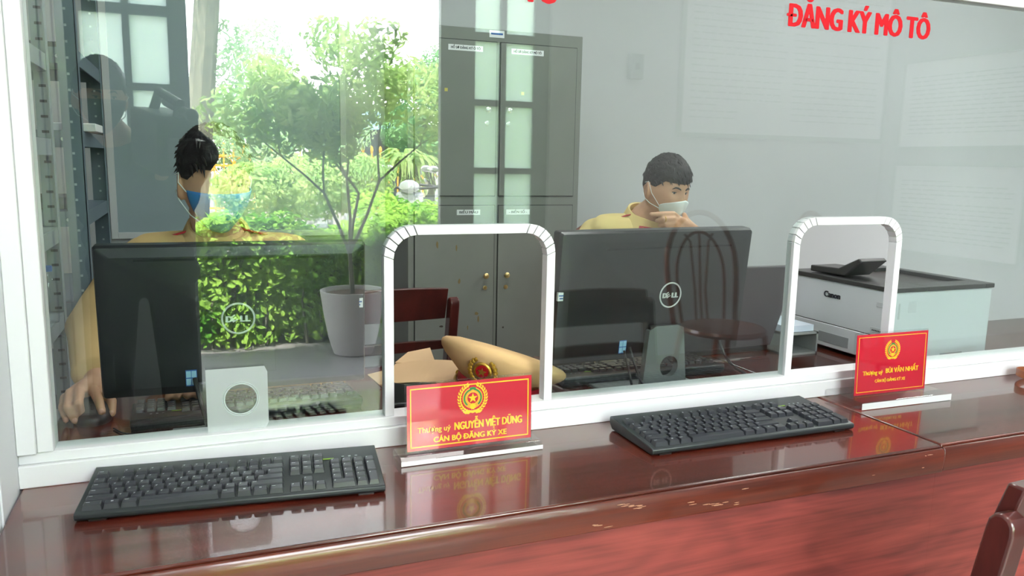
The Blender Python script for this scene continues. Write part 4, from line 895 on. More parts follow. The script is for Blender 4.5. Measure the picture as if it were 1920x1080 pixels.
# ------------------------------------------------------------------ chairs
def slat_chair(label, loc, rz, group=None):
    t = thing('slatted_chair', label, 'chair', loc, (0, 0, rz), group)
    for sg in (-1, 1):
        x0, x1 = (-0.210, -0.181) if sg < 0 else (0.181, 0.210)
        prof = [(-0.165, 0), (-0.205, 0), (-0.215, 0.42), (-0.232, 0.60), (-0.268, 0.815), (-0.267, 0.827), (-0.262, 0.835), (-0.252, 0.839), (-0.242, 0.836), (-0.235, 0.828), (-0.232, 0.815), (-0.190, 0.58), (-0.170, 0.42)]
        obj('back_post', B().prism(prof, x0, x1, axis='x'), CHAIRW, t, bevel=0.004, seg=3)
        obj('front_leg', B().box((x0, 0.095, 0), (x1, 0.130, 0.43)), CHAIRW, t, bevel=0.003)
    def rail(nm, z0, z1, th, bow, y0, mtl=CHAIRW, hx=0.181):
        b = B(); n = 12; vs = []
        for i in range(n+1):
            x = -hx+2*hx*i/n; q = 1-(x/hx)**2; yy = y0-bow*q
            for (dy, z) in ((0, z0), (th, z0), (th-0.012*(z1-z0)/0.09, z1), (-0.012*(z1-z0)/0.09, z1)): vs.append((x, yy+dy-(z-z0)*0.17, z+(0.006*q if z == z1 else 0)))
        fs = [(i*4+k, i*4+(k+1) % 4, i*4+4+(k+1) % 4, i*4+4+k) for i in range(n) for k in range(4)]+[(3, 2, 1, 0), tuple(n*4+k for k in range(4))]
        b.add(vs, fs); return obj(nm, b, mtl, t, bevel=0.003)
    rail('top_rail', 0.772, 0.866, 0.024, 0.004, -0.228, CHAIRW, 0.179)
    for z in (0.545, 0.612, 0.679): rail('slat', z, z+0.028, 0.016, 0.010, -0.190-(z-0.5)*0.17)
    obj('seat', B().box((-0.215, -0.175, 0.43), (0.215, 0.14, 0.455)), CHAIRW, t, bevel=0.008, seg=3)
    for sg in (-1, 1): obj('stretcher', B().box((sg*0.198-0.01, -0.17, 0.18), (sg*0.198+0.01, 0.10, 0.205)), CHAIRW, t, bevel=0.002)
    obj('stretcher', B().box((-0.182, 0.105, 0.26), (0.182, 0.122, 0.285)), CHAIRW, t, bevel=0.002)
    return t
ch = slat_chair('dark red wooden chair at the lower right corner, its back towards the viewer', (1.085, 0.862, 0), 0); ch.scale = (1, 1, 1.022)
dup(ch, (0.490, 2.47, 0), (0, 0, math.radians(5)), 'wooden slatted chair in the office, seen through the left arch')
def bent_chair(label, loc, rz, group=None, top=0.95):
    t = thing('bentwood_chair', label, 'chair', loc, (0, 0, rz), group)
    obj('seat', B().lathe([(0.18, 0.445), (0.205, 0.45), (0.21, 0.462), (0.20, 0.475), (0.05, 0.470), (0.01, 0.47)], 36), BENTW, t)
    def hoop(hw, zt, r, y0, nm):
        pts = []
        for i in range(37):
            s = -1+2*i/36; a = PI*(i/36)
            x = -hw*math.cos(a)*(1.0 if True else 1); z = 0.465+(zt-0.465)*(math.sin(a)**0.55 if 0 < i < 36 else 0)
            wdt = hw*(0.82+0.18*min(1, (z-0.465)/(zt-0.465)*1.6)); pts.append((-wdt*math.cos(a)/1.0 if abs(math.cos(a)) < 1 else -hw*0.82*math.cos(a), y0-(z-0.465)*0.18, z))
        obj(nm, B().tube(pts, r, 10), BENTW, t)
    hoop(0.225, top, 0.014, -0.150, 'back_hoop'); hoop(0.155, top-0.10, 0.008, -0.165, 'inner_hoop')
    for k in (-1, 0, 1):
        pts = [(k*0.035, -0.175, 0.465), (k*0.032, -0.205, 0.62), (k*0.055, -0.235, top-0.15), (k*0.085, -0.245, top-0.11 if k else top-0.10)]
        obj('back_rod', B().tube(pts, 0.006, 8), BENTW, t)
    for (x, y) in ((-1, -1), (1, -1), (-1, 1), (1, 1)): obj('leg', B().tube([(x*0.14, y*0.14, 0.45), (x*0.165, y*0.17, 0.22), (x*0.19, y*0.195, 0.0)], [0.014, 0.014, 0.011], 10), BENTW, t)
    obj('leg_ring', B().ring((0, 0, 0.22), 0.205, 0.007, 36, 8, ax='z'), BENTW, t)
    return t
bc = bent_chair('brown bentwood chair of the officer in the white mask', (1.50, 2.62, 0), math.radians(172), None, 1.02)
dup(bc, (2.40, -0.50, 0), (0, 0, math.radians(0)), 'dark bentwood chair in the waiting room, reflected across the logo side of the right monitor')
dup(bc, (3.10, -0.40, 0), (0, 0, math.radians(-20)), 'bentwood chair in the waiting room, reflected beside the right arch')

# ------------------------------------------------------------------ people
def head_fn(d, hair=0, nose=True):
    """d: (n,3) unit directions, -Y is the face. returns points for a head of 0.235 m"""
    x, y, z = d[:, 0], d[:, 1], d[:, 2]
    p = np.stack([x*0.077, y*0.097, z*0.119], 1)
    low = np.clip(-z, 0, 1)
    p[:, 0] *= 1-0.30*low**1.6; back = np.clip(y, 0, 1); fr_ = np.clip(-y, 0, 1)
    p[:, 1] *= 1-0.50*low**0.9*back; p[:, 1] *= 1-0.05*low*fr_
    top = np.clip(z, 0, 1); p[:, 1] += 0.010*back*(1-low)+0.004*top
    def g(cx, cz, sx_, sz_): return np.exp(-((x-cx)/sx_)**2-((z-cz)/sz_)**2)*(y < 0)
    out = 0
    if nose: out = 0.020*g(0, -0.20, 0.10, 0.13)+0.010*g(0, 0.0, 0.07, 0.16)+0.006*g(0.10, -0.27, 0.07, 0.06)+0.006*g(-0.10, -0.27, 0.07, 0.06)
    out = out+0.005*g(0, 0.27, 0.5, 0.12)-0.010*g(0.36, 0.08, 0.17, 0.12)-0.010*g(-0.36, 0.08, 0.17, 0.12)
    out = out+0.005*g(0.52, -0.2, 0.22, 0.2)+0.005*g(-0.52, -0.2, 0.22, 0.2)+0.005*g(0, -0.52, 0.22, 0.08)+0.010*g(0, -0.90, 0.3, 0.16)
    nrm = p/np.linalg.norm(p, axis=1)[:, None]
    dirn = np.stack([x*0.3, -np.ones_like(x), z*0.2], 1); dirn /= np.linalg.norm(dirn, axis=1)[:, None]
    return p+dirn*np.asarray(out)[:, None]
def sphere_dirs(nu, nv):
    vs = [(0, 0, -1)]
    for i in range(1, nv):
        t = PI*i/nv
        for k in range(nu): a = 2*PI*k/nu; vs.append((math.sin(t)*math.cos(a), math.sin(t)*math.sin(a), -math.cos(t)))
    vs.append((0, 0, 1)); fs = [(0, 1+(k+1) % nu, 1+k) for k in range(nu)]
    for i in range(nv-2):
        for k in range(nu): a = 1+i*nu; fs.append((a+k, a+(k+1) % nu, a+nu+(k+1) % nu, a+nu+k))
    a = 1+(nv-2)*nu; fs += [(a+k, a+(k+1) % nu, len(vs)-1) for k in range(nu)]
    return np.array(vs), fs
def head_parts(person, HX, skinB, hairfn, mask, eyes=True, seed=1, spikes=90, spike_len=0.022):
    """adds the head to the skin mesh (world coords) and makes hair, mask, eyes as children"""
    rnd = random.Random(seed)
    d, f = sphere_dirs(72, 56); p = head_fn(d); skinB.add([tuple(q) for q in p], f, 0, HX)
    # ears
    for sg in (-1, 1):
        E = HX @ Matrix.Translation((sg*0.076, 0.012, -0.012)) @ Matrix.Rotation(sg*math.radians(22), 4, 'Z') @ Matrix.Rotation(math.radians(-10), 4, 'X')
        skinB.ball((0, 0, 0), (0.007, 0.017, 0.030), 10, 0, E)
        skinB.ring((sg*0.006, 0, 0.004), 0.0155, 0.0042, 24, 8, 0, E @ Matrix.Diagonal((1, 1, 1.5, 1)), 'x')
    # hair shell
    d, f = sphere_dirs(96, 72); base = head_fn(d, nose=False); off = np.array([hairfn(*q) for q in d])
    nz = np.array([noise.noise(Vector(q)*9+Vector((seed, 0, 0))) for q in d])*0.004+np.array([noise.noise(Vector((q[0]*28, q[1]*28, q[2]*6))) for q in d])*0.0022
    pts = base*(1+((off+np.where(off > 0.002, nz, 0))/0.1)[:, None])
    hb = B(); hb.add([tuple(q) for q in pts], f, 0, HX)
    k = 0
    while k < spikes:
        a, z = rnd.uniform(0, 2*PI), rnd.uniform(0.15, 1); q = Vector((math.sqrt(1-z*z)*math.cos(a), math.sqrt(1-z*z)*math.sin(a), z)); o_ = hairfn(*q)
        if o_ < 0.006: continue
        s = Vector(head_fn(np.array([q[:]]), nose=False)[0])*(1+(o_-0.003)/0.1); front = q.y < -0.3
        tg = Vector((q.x*0.3+rnd.uniform(-.35, .35), -1.0, -0.5)); tg = (tg-q*tg.dot(q)).normalized(); dr = (tg+q*rnd.uniform(0.0, 0.22)).normalized(); L = spike_len*rnd.uniform(.5, 1.1)
        hb.tube([s, s+dr*L*0.5+Vector((0, 0, 0.001)), s+dr*L+Vector((0, 0, -0.002))], [0.0045, 0.003, 0.0004], 5, X=HX); k += 1
    obj('hair', hb, HAIR, person, world=True, ang=70)
    if eyes:
        for sg in (-1, 1):
            c = head_fn(np.array([[sg*0.37, -0.925, 0.07]])/np.linalg.norm([0.37, 0.925, 0.07]))[0]
            E = HX @ Matrix.Translation((c[0], c[1]+0.0005, c[2])) @ Matrix.Rotation(sg*math.radians(22), 4, 'Z')
            e = obj('eye', B().ball((0, 0, 0), (0.0125, 0.0032, 0.0038), 10, 0, E), EYEW, person, world=True)
            obj('iris', B().ball((-sg*0.001, -0.0022, 0), (0.0048, 0.0018, 0.0038), 8, 0, E), EYED, e, world=True)
            obj('eyelid', B().tube([(-0.0135, 0.0, -0.001), (-0.007, -0.0034, 0.0036), (0.001, -0.0042, 0.0046), (0.008, -0.003, 0.0034), (0.0135, 0.001, -0.0005)], [0.0007, 0.0014, 0.0016, 0.0014, 0.0007], 6, X=E), EYED, e, world=True)
            br = [head_fn(np.array([[sg*a_, -1, z_]])/np.linalg.norm([a_, 1, z_]))[0]+np.array([0, -0.0012, 0]) for a_, z_ in ((0.15, 0.215), (0.30, 0.27), (0.45, 0.29), (0.62, 0.23))]
            obj('eyebrow', B().tube([tuple(q) for q in br], [0.0026, 0.0036, 0.0032, 0.0010], 6, X=HX), HAIR, person, world=True)
    if mask:
        A, zt, zb, kind = mask; nu_, nv_ = 40, 22; vs = []
        for j in range(nv_+1):
            v = j/nv_
            for i in range(nu_+1):
                u = -1+2*i/nu_
                if kind != 'beak': a = u*A*(1-0.45*max(0, v-0.5)); z = zt+(zb-zt)*v+0.05*(1-abs(u))*(v < 0.01); curve = 0
                else: a = u*A; pk = 1-abs(u); z = (zt-0.34*(1-pk**0.8)) + ((zb+0.36*(1-pk**0.7))-(zt-0.34*(1-pk**0.8)))*v
                r_ = math.sqrt(max(1e-4, 1-z*z)); q = np.array([[math.sin(a)*r_, -math.cos(a)*r_, z]]); h = head_fn(q, nose=False)[0]
                tent = math.exp(-(u/0.42)**2)
                o_ = 0.006+(0.020 if kind != 'beak' else 0.028)*tent*math.sin(PI*min(1, 0.22+v*0.75))**0.8
                if kind == 'flat': o_ += 0.0012*math.sin(v*PI*7)*tent
                h = h+np.array([math.sin(a)*0.5, -1, 0.0])*o_; vs.append(tuple(h))
        fs = [(j*(nu_+1)+i, j*(nu_+1)+i+1, (j+1)*(nu_+1)+i+1, (j+1)*(nu_+1)+i) for j in range(nv_) for i in range(nu_)]
        mb_ = B().add(vs, fs, 0, HX)
        if kind == 'flat':
            for idx, (j, i) in enumerate([(j, i) for j in range(nv_) for i in range(nu_)]):
                if j > 12: mb_.m[idx] = 1
        mo = obj('face_mask', mb_, [MASKB, MASKB2] if kind == 'flat' else ([MASKW, MASKW] if kind == 'beak' else [DARKSH, DARKSH]), person, world=True, ang=60)
        sd = mo.modifiers.new('solid', 'SOLIDIFY'); sd.thickness = 0.0015
        for sg in (0, nu_):
            for j in (1, nv_-1 if kind == 'flat' else nv_//2+3):
                P0 = Vector(vs[j*(nu_+1)+sg]); s_ = -1 if P0.x < 0 else 1
                E0 = Vector((s_*0.082, 0.012, 0.026 if j == 1 else -0.040)); E1 = Vector((s_*0.085, 0.028, 0.018 if j == 1 else -0.020))
                obj('ear_loop', B().tube([P0, P0.lerp(E0, 0.5)+Vector((s_*0.010, 0, 0)), E0, E1], 0.0013, 6, X=HX), MASKW, mo, world=True)
def hair_fade(z0=0.52, side=0.02, th=0.016, fr=0.55):
    def fn(x, y, z):
        # hairline height by direction
        a = abs(math.atan2(x, -y)); # 0 front .. pi back
        if a < 0.9: hl = fr
        elif a < 1.35: hl = fr-(fr-0.10)*(a-0.9)/0.45
        elif a < 1.85: hl = 0.10
        else: hl = 0.10-0.55*(a-1.85)/1.29
        t_ = (z-hl)/0.10
        if t_ < 0: return -0.012
        s = min(1, t_); up = min(1, max(0, (z-0.1)/0.5))
        return (0.0015+side*0.1*s)+(th*up)*s
    return fn
def person_body(name, label, HC, yaw, pitch, roll, shoulders, neck, hips, armL, armR, handL, handR, legs, shirt_m, pants_m, hairfn, mask, seed, hand_m=SKIN, eyes=True, spikes=90, spike_len=0.022, collar=True, tabs=True, bulk=1.0, hscale=0.95):
    t = thing(name, label, 'person', (hips[0], hips[1], hips[2]))
    HX = Matrix.Translation(HC) @ Matrix.Rotation(yaw, 4, 'Z') @ Matrix.Rotation(pitch, 4, 'X') @ Matrix.Rotation(roll, 4, 'Y') @ Matrix.Scale(hscale, 4)
    sk = B(); head_parts_args = (t, HX, sk, hairfn, mask)
    head_parts(*head_parts_args, eyes=eyes, seed=seed, spikes=spikes, spike_len=spike_len)
    base = HX @ Vector((0, 0.022, -0.075)); nk = Vector(neck); hp = Vector(hips)
    sk.capsule([base, (base+nk)/2+Vector((0, 0.003, 0)), nk], [0.052, 0.053, 0.058], 16)
    chest = nk.lerp(hp, 0.32); 
    def torso(b, e):
        SL, SR = Vector(shoulders[0]), Vector(shoulders[1]); ax = (SR-SL).normalized()
        b.capsule([SL, nk+Vector((0, 0.01, -0.045)), SR], [0.056+e, 0.062+e, 0.056+e], 16)
        for f_, wd, r_ in ((0.12, 0.145, 0.080), (0.32, 0.125, 0.092), (0.55, 0.10, 0.092), (0.8, 0.09, 0.096), (1.0, 0.09, 0.10)):
            c = nk.lerp(hp, f_); b.capsule([c-ax*wd*bulk, c, c+ax*wd*bulk], [r_*0.86+e, r_+e, r_*0.86+e], 16)
        b.capsule([nk.lerp(hp, 0.1), hp], [0.09+e, 0.115+e], 18)
    torso(sk, -0.012)
    for arm, hand in ((armL, handL), (armR, handR)):
        if arm: sk.capsule([Vector(q) for q in arm], [0.045, 0.036, 0.024], 14)
        if hand:
            for ch_, rs in hand: sk.capsule([Vector(q) for q in ch_], rs, 12)
    for lg_ in legs: sk.capsule([Vector(q) for q in lg_], [0.07, 0.055, 0.04][:len(lg_)], 12)
    me = remeshed(sk, 0.0038, 3, 0.4); me.materials.clear(); body = obj('body', me, SKIN, t, world=True, ang=180, clean=False)
    sh = B(); torso(sh, 0.0)
    for arm, S in ((armL, shoulders[0]), (armR, shoulders[1])):
        if arm: 
            pts = [Vector(q) for q in arm]; sh.capsule([pts[0], pts[1]], [0.062, 0.052], 16); sh.capsule([pts[1], pts[1].lerp(pts[2], 0.80)], [0.052, 0.044], 16)
            c = pts[1].lerp(pts[2], 0.80); sh.tube([c, pts[1].lerp(pts[2], 0.90)], [0.045, 0.043], 18)
    # soft folds
    me = remeshed(sh, 0.006, 8, 0.5)
    co = np.empty(len(me.vertices)*3); me.vertices.foreach_get('co', co); co = co.reshape(-1, 3); no = np.array([v.normal[:] for v in me.vertices])
    fo = np.array([noise.noise(Vector((q[0]*9+q[2]*5, q[1]*9, q[2]*16+seed))) for q in co])*0.006
    co = co+no*fo[:, None]; me.vertices.foreach_set('co', co.ravel()); me.materials.clear()
    so_ = obj('shirt', me, shirt_m, t, world=True, ang=180, clean=False)
    if collar:
        cbm = B(); F = Matrix.Translation(nk) @ Matrix.Rotation(yaw*0.6, 4, 'Z') @ Matrix.Rotation(math.radians(16), 4, 'X'); vs = []; n = 30
        for i in range(n+1):
            a = -PI/2+math.radians(18)+(2*PI-math.radians(36))*i/n; fr_ = math.cos((a+PI/2))  # 1 at the front
            for (r_, z) in ((0.063, 0.024-0.012*fr_), (0.070, 0.026-0.012*fr_), (0.088+0.012*max(0, fr_), -0.014-0.026*max(0, fr_)), (0.084+0.012*max(0, fr_), -0.018-0.026*max(0, fr_))):
                vs.append((r_*math.cos(a), r_*math.sin(a)*1.02, z))
        fs = [(i*4+k, i*4+(k+1) % 4, i*4+4+(k+1) % 4, i*4+4+k) for i in range(n) for k in range(4)]+[(3, 2, 1, 0), tuple(n*4+k for k in range(4))]
        cbm.add(vs, fs, 0, F); co_ = obj('collar', cbm, shirt_m, t, world=True, ang=60)
        if tabs:
            for sg in (-1, 1):
                T2 = F @ Matrix.Rotation(sg*math.radians(30), 4, 'Z') @ Matrix.Translation((0, -0.099, -0.012)) @ Matrix.Rotation(math.radians(-35), 4, 'X')
                obj('collar_tab', B().box((-0.026, -0.0015, -0.010), (0.026, 0.0015, 0.010), 0, T2), REDTAB, co_, world=True, bevel=0.001)
                obj('collar_pin', B().ball((sg*0.010, -0.002, 0), (0.005, 0.002, 0.005), 6, 0, T2), GOLD, co_, world=True)
                SS = Vector(shoulders[0] if sg < 0 else shoulders[1]); q = nk.lerp(SS, 0.62)+Vector((0, -0.022, 0.034)); dd = (SS-nk).normalized(); ang_ = math.atan2(dd.y, dd.x)
                T3 = Matrix.Translation(q) @ Matrix.Rotation(ang_, 4, 'Z') @ Matrix.Rotation(math.asin(-dd.z)*0.9, 4, 'Y')
                sb_ = obj('shoulder_board', B().box((-0.055, -0.024, 0), (0.055, 0.024, 0.005), 0, T3), REDTAB, t, world=True, bevel=0.002)
                obj('shoulder_star', B().prism(star(0, 0, 0.007, 0.003), 0.005, 0.0065, axis='z', X=T3).prism(star(0.022, 0, 0.007, 0.003), 0.005, 0.0065, axis='z', X=T3), GOLD, sb_, world=True, smooth=False)
    pt_ = B()
    for lg_ in legs: pt_.capsule([Vector(q) for q in lg_[:3]], [0.085, 0.068, 0.052][:len(lg_)], 14)
    pt_.capsule([hp+Vector((-0.07, 0, 0)), hp+Vector((0.07, 0, 0))], [0.115, 0.115], 16)
    me = remeshed(pt_, 0.009, 6, 0.5); me.materials.clear(); obj('trousers', me, pants_m, t, world=True, ang=180, clean=False)
    for lg_ in legs:
        f_ = Vector(lg_[2]); dirf = Vector((0, -1, 0)) if Vector(lg_[1]).y < Vector(lg_[0]).y+0.05 else Vector((0, 1, 0))
        obj('shoe', B().ball((f_.x, f_.y+dirf.y*0.06, 0.045), (0.047, 0.135, 0.043), 10), CABLE, t, world=True)
    return t, HX
PANTS = mat('tan_trousers', srgb(190, 152, 104), 0.85)

# officer on the left (blue mask), right hand on the mouse
wr = onz(182, 716, 0.815); mc = {k: onz(*v) for k, v in dict(p=(121, 745, 0.795), r=(131, 737, 0.806), m=(149, 731, 0.812), i=(176, 731, 0.812), t=(196, 738, 0.800)).items()}
pp = {k: onz(*v) for k, v in dict(p=(116, 765, 0.790), r=(126, 765, 0.797), m=(147, 756, 0.806), i=(186, 754, 0.808), t=(209, 752, 0.789)).items()}
tp = {k: onz(*v) for k, v in dict(p=(124, 788, 0.7695), r=(141, 789, 0.770), m=(153, 779, 0.776), i=(191, 772, 0.794), t=(209, 775, 0.772)).items()}
h1 = []
for k, r_ in (('p', 0.0072), ('r', 0.0082), ('m', 0.0088), ('i', 0.0086), ('t', 0.0096)):
    base = wr.lerp(mc[k], 0.45 if k != 't' else 0.25); h1.append(([base, mc[k], pp[k], tp[k]], [r_*1.35, r_*1.18, r_*1.02, r_*0.86]))
h1.append(([wr, wr.lerp((mc['r']+mc['i'])/2, 0.75)], [0.021, 0.019])); h1.append(([wr.lerp(mc['r'], .4), mc['r']*0.75+wr*0.25], [0.017, 0.013])); h1.append(([wr.lerp(mc['i'], .4), mc['i']*0.8+wr*0.2], [0.017, 0.013]))
el1 = ony(172, 610, 1.93); 
hl = [([Vector((0.02, 1.75, 0.79)), Vector((-0.02, 1.70, 0.80))], [0.022, 0.02])]
for k in range(4): a = Vector((-0.045+k*0.018, 1.695, 0.80)); hl.append(([a, a+Vector((-0.012, -0.03, 0.002)), a+Vector((-0.02, -0.045, -0.012))], [0.009, 0.008, 0.007]))
hl.append(([Vector((0.01, 1.71, 0.795)), Vector((0.02, 1.675, 0.79))], [0.010, 0.009]))
p1, HX1 = person_body('person', 'person in tan uniform shirt and blue face mask with a hand on the mouse', Vector((0.046, 1.985, 1.198)), math.radians(19), math.radians(9), math.radians(-2),
    [(-0.115, 2.10, 1.012), (0.225, 2.10, 1.010)], (0.050, 2.045, 1.070), (0.05, 2.17, 0.56), [(-0.150, 2.09, 0.985), tuple(el1), tuple(wr)], [(0.255, 2.09, 0.985), (0.29, 1.98, 0.80), (0.02, 1.75, 0.79)],
    h1, hl, [[(-0.05, 2.12, 0.54), (-0.08, 1.82, 0.52), (-0.08, 1.80, 0.08)], [(0.15, 2.12, 0.54), (0.18, 1.82, 0.52), (0.18, 1.80, 0.08)]], SHIRT, PANTS, hair_fade(th=0.018, fr=0.38), (1.36, -0.08, -0.95, 'flat'), 3, spikes=150, spike_len=0.030)
# nails of the mouse hand
for k in 'prmit':
    n_ = tp[k]+Vector((0.0, -0.0062, 0.0030)); o = obj('fingernail', B().ball(tuple(n_), (0.0048, 0.0028, 0.0050), 6), LIPS, p1, world=True)
dup(ch, (0.06, 2.10, 0), (0, 0, PI), 'wooden chair under the officer in the blue mask')

# officer on the right (white mask), hand at the chin with a ring
W_ = lambda px, py, y: ony(px, py, y)
def chain(pts, y): return [W_(a, b_, y+(c if c else 0)) for a, b_, c in pts]
h2 = [(chain([(1280, 416, 0.02), (1262, 401, -0.01), (1241, 401, -0.012), (1221, 402, 0.0)], 2.375), [0.012, 0.0105, 0.009, 0.0078]),
      (chain([(1280, 420, 0.02), (1263, 410, -0.018), (1244, 411, -0.020), (1232, 414, 0.0)], 2.375), [0.012, 0.0105, 0.0092, 0.0078]),
      (chain([(1280, 425, 0.02), (1264, 418, -0.018), (1248, 420, -0.020), (1237, 423, 0.0)], 2.375), [0.012, 0.010, 0.0088, 0.0075]),
      (chain([(1282, 430, 0.02), (1267, 425, -0.014), (1253, 428, -0.014), (1243, 430, 0.0)], 2.375), [0.011, 0.009, 0.0078, 0.0068]),
      (chain([(1296, 424, 0.01), (1287, 412, 0.01), (1283, 402, 0.02)], 2.375), [0.014, 0.0105, 0.0085]),
      (chain([(1306, 436, 0.03), (1290, 424, 0.015), (1273, 412, 0.0)], 2.375), [0.022, 0.022, 0.014]), (chain([(1306, 438, 0.03), (1285, 430, 0.015), (1272, 421, 0.0)], 2.375), [0.021, 0.019, 0.013])]
wr2 = W_(1310, 440, 2.40)
HC2 = ony(1249, 356, 2.50)
h2b = [([Vector((1.40, 2.22, 0.74)), Vector((1.38, 2.14, 0.735))], [0.026, 0.024])]
for k in range(4): a = Vector((1.345+k*0.021, 2.12, 0.735)); h2b.append(([a, a+Vector((0, -0.035, 0.0)), a+Vector((0, -0.06, -0.012))], [0.010, 0.009, 0.0078]))
h2b.append(([Vector((1.42, 2.18, 0.735)), Vector((1.445, 2.13, 0.725))], [0.012, 0.010]))
p2, HX2 = person_body('person', 'person in pale yellow uniform shirt and white face mask, resting the chin on a hand', HC2, math.radians(6), math.radians(13), math.radians(3),
    [(1.390, 2.66, 1.002), (1.745, 2.62, 0.990)], (1.565, 2.585, 1.060), (1.56, 2.74, 0.56), [(1.365, 2.65, 0.965), (1.33, 2.48, 0.74), (1.40, 2.22, 0.74)], [(1.77, 2.60, 0.945), (1.88, 2.42, 0.80), tuple(wr2)],
    h2b, h2, [[(1.48, 2.68, 0.54), (1.44, 2.28, 0.53), (1.44, 2.24, 0.08)], [(1.66, 2.68, 0.54), (1.70, 2.28, 0.53), (1.70, 2.24, 0.08)]], SHIRT2, PANTS, hair_fade(th=0.014, fr=0.36), (1.05, -0.06, -0.93, 'beak'), 9, spikes=160, spike_len=0.024)
rg = W_(1246, 411, 2.356); obj('finger_ring', B().ring(tuple(rg), 0.0104, 0.0014, 24, 6, ax='x'), GOLD, p2, world=True)

# ------------------------------------------------------------------ photographer reflected in the glass
F3 = Vector(_f); R3 = Vector(_r); U3 = Vector(_u); C3 = Vector(CAMP)
VX = Matrix(((R3.x, -F3.x, U3.x, C3.x), (R3.y, -F3.y, U3.y, C3.y), (R3.z, -F3.z, U3.z, C3.z), (0, 0, 0, 1)))   # local x right, y backwards, z up
vc = thing('video_camera', 'black video camera with rectangular lens hood, reflected before the blue mask officer', 'video camera', (CAMP[0], CAMP[1], CAMP[2]))
hd = B(); hw, hh, dp = 0.052, 0.044, 0.060; hb_ = 0.004
oc = arc(-hw+0.012, -hh+0.012, 0.012, PI, 1.5*PI, 4)+arc(hw-0.012, -hh+0.012, 0.012, 1.5*PI, 2*PI, 4)+arc(hw-0.012, hh-0.012, 0.012, 0, PI/2, 4)+arc(-hw+0.012, hh-0.012, 0.012, PI/2, PI, 4)
hd.prism(oc, 0.004, dp, X=VX); obj('lens_hood', hd, CABLE, vc, world=True)
obj('camera_lens', B().lathe([(0.036, 0), (0.036, 0.05)], 28, X=VX @ Matrix.Translation((0, 0.06, 0)) @ Matrix.Rotation(-PI/2, 4, 'X')), CABLE, vc, world=True)
obj('camera_body', B().box((-0.065, 0.10, -0.085), (0.065, 0.36, 0.105), 0, VX), CABLE, vc, world=True, bevel=0.012)
obj('handle', B().tube([(0, 0.12, 0.09), (0, 0.10, 0.145), (0, 0.27, 0.165), (0, 0.33, 0.09)], 0.016, 10, X=VX), CABLE, vc, world=True)
obj('microphone', B().tube([(0.01, 0.24, 0.135), (0.01, 0.04, 0.120)], 0.014, 12, X=VX).ball((0.01, 0.03, 0.119), 0.021, 8, X=VX), CABLE, vc, world=True)
def mir(px, py, yr): q = ony(px, py, 2*YG-yr); return Vector((q.x, yr, q.z))
hcp = mir(188, 185, -0.30)
sL, sR = Vector((hcp.x-0.10, -0.47, 1.36)), Vector((hcp.x+0.27, -0.36, 1.30))
nk3 = Vector((hcp.x+0.06, -0.40, hcp.z-0.15))
hand3 = [([Vector((-0.10, -0.33, 1.185)), Vector((-0.095, -0.31, 1.20))], [0.028, 0.024])]
for k in range(4): a = Vector((-0.09+0.01*k, -0.31+0.006*k, 1.205)); hand3.append(([a, a+Vector((0.004, 0.01, 0.022)), a+Vector((0.004, 0.014, 0.042))], [0.0105, 0.0095, 0.0085]))
hand3b = [([Vector((-0.17, -0.37, 1.185)), Vector((-0.165, -0.35, 1.20))], [0.028, 0.024])]
for k in range(4): a = Vector((-0.175+0.010*k, -0.35+0.006*k, 1.205)); hand3b.append(([a, a+Vector((0.004, 0.01, 0.022)), a+Vector((0.004, 0.014, 0.042))], [0.0105, 0.0095, 0.0085]))
p3, _ = person_body('person', 'person in dark clothes holding a video camera, seen only reflected at left', hcp, math.radians(180-15), math.radians(6), 0,
    [tuple(sR), tuple(sL)], tuple(nk3), (hcp.x+0.09, -0.46, 0.86), [tuple(sR+Vector((0.03, 0, -0.03))), (-0.08, -0.40, 1.08), (-0.10, -0.33, 1.185)], [tuple(sL+Vector((-0.03, 0, -0.03))), (hcp.x-0.05, -0.40, 1.08), (-0.17, -0.37, 1.185)],
    hand3, hand3b, [[(hcp.x-0.0, -0.44, 0.84), (hcp.x-0.02, -0.38, 0.46), (hcp.x-0.02, -0.42, 0.08)], [(hcp.x+0.18, -0.44, 0.84), (hcp.x+0.20, -0.36, 0.46), (hcp.x+0.20, -0.40, 0.08)]], DARKSH, mat('dark_trousers', srgb(36, 38, 44), 0.85), hair_fade(th=0.02, fr=0.3), (1.12, 0.0, -0.97, 'dark'), 5, eyes=True, collar=False, spikes=60, bulk=1.25)  # dark mask added so the face stays dark in the reflection

# ------------------------------------------------------------------ notice boards of the waiting room (seen as reflections)
PRINTF = mat('print_lines', srgb(196, 202, 202), 0.7)
def notice(name_l, loc, rz, W, H, lines, cols=1):
    t = thing('notice_board', name_l, 'notice board', loc, (0, 0, rz))
    obj('board_sheet', B().box((-W/2, 0, -H/2), (W/2, 0.012, H/2)), PAPER, t, smooth=False)
    e = 0.03; obj('board_frame', B().box((-W/2-e, 0, -H/2-e), (-W/2, 0.025, H/2+e)).box((W/2, 0, -H/2-e), (W/2+e, 0.025, H/2+e)).box((-W/2, 0, -H/2-e), (W/2, 0.025, -H/2)).box((-W/2, 0, H/2), (W/2, 0.025, H/2+e)), mat('board_frame_grey', srgb(176, 184, 182), 0.4), t, smooth=False)
    b = B(); rnd = random.Random(int(W*100))
    for c in range(cols):
        xa = -W/2+0.06+c*(W-0.06)/cols; xb = xa+(W-0.06)/cols-0.06
        for i in range(lines):
            z = H/2-0.10-i*(H-0.16)/lines; x = xa
            while x < xb-0.03:
                L = min(rnd.uniform(0.03, 0.12), xb-x)
                b.box((x, 0.0121, z-0.004), (x+L, 0.0128, z+0.004)); x += L+0.02
                if rnd.random() < 0.04: break
    obj('printed_text', b, PRINTF, t, smooth=False)
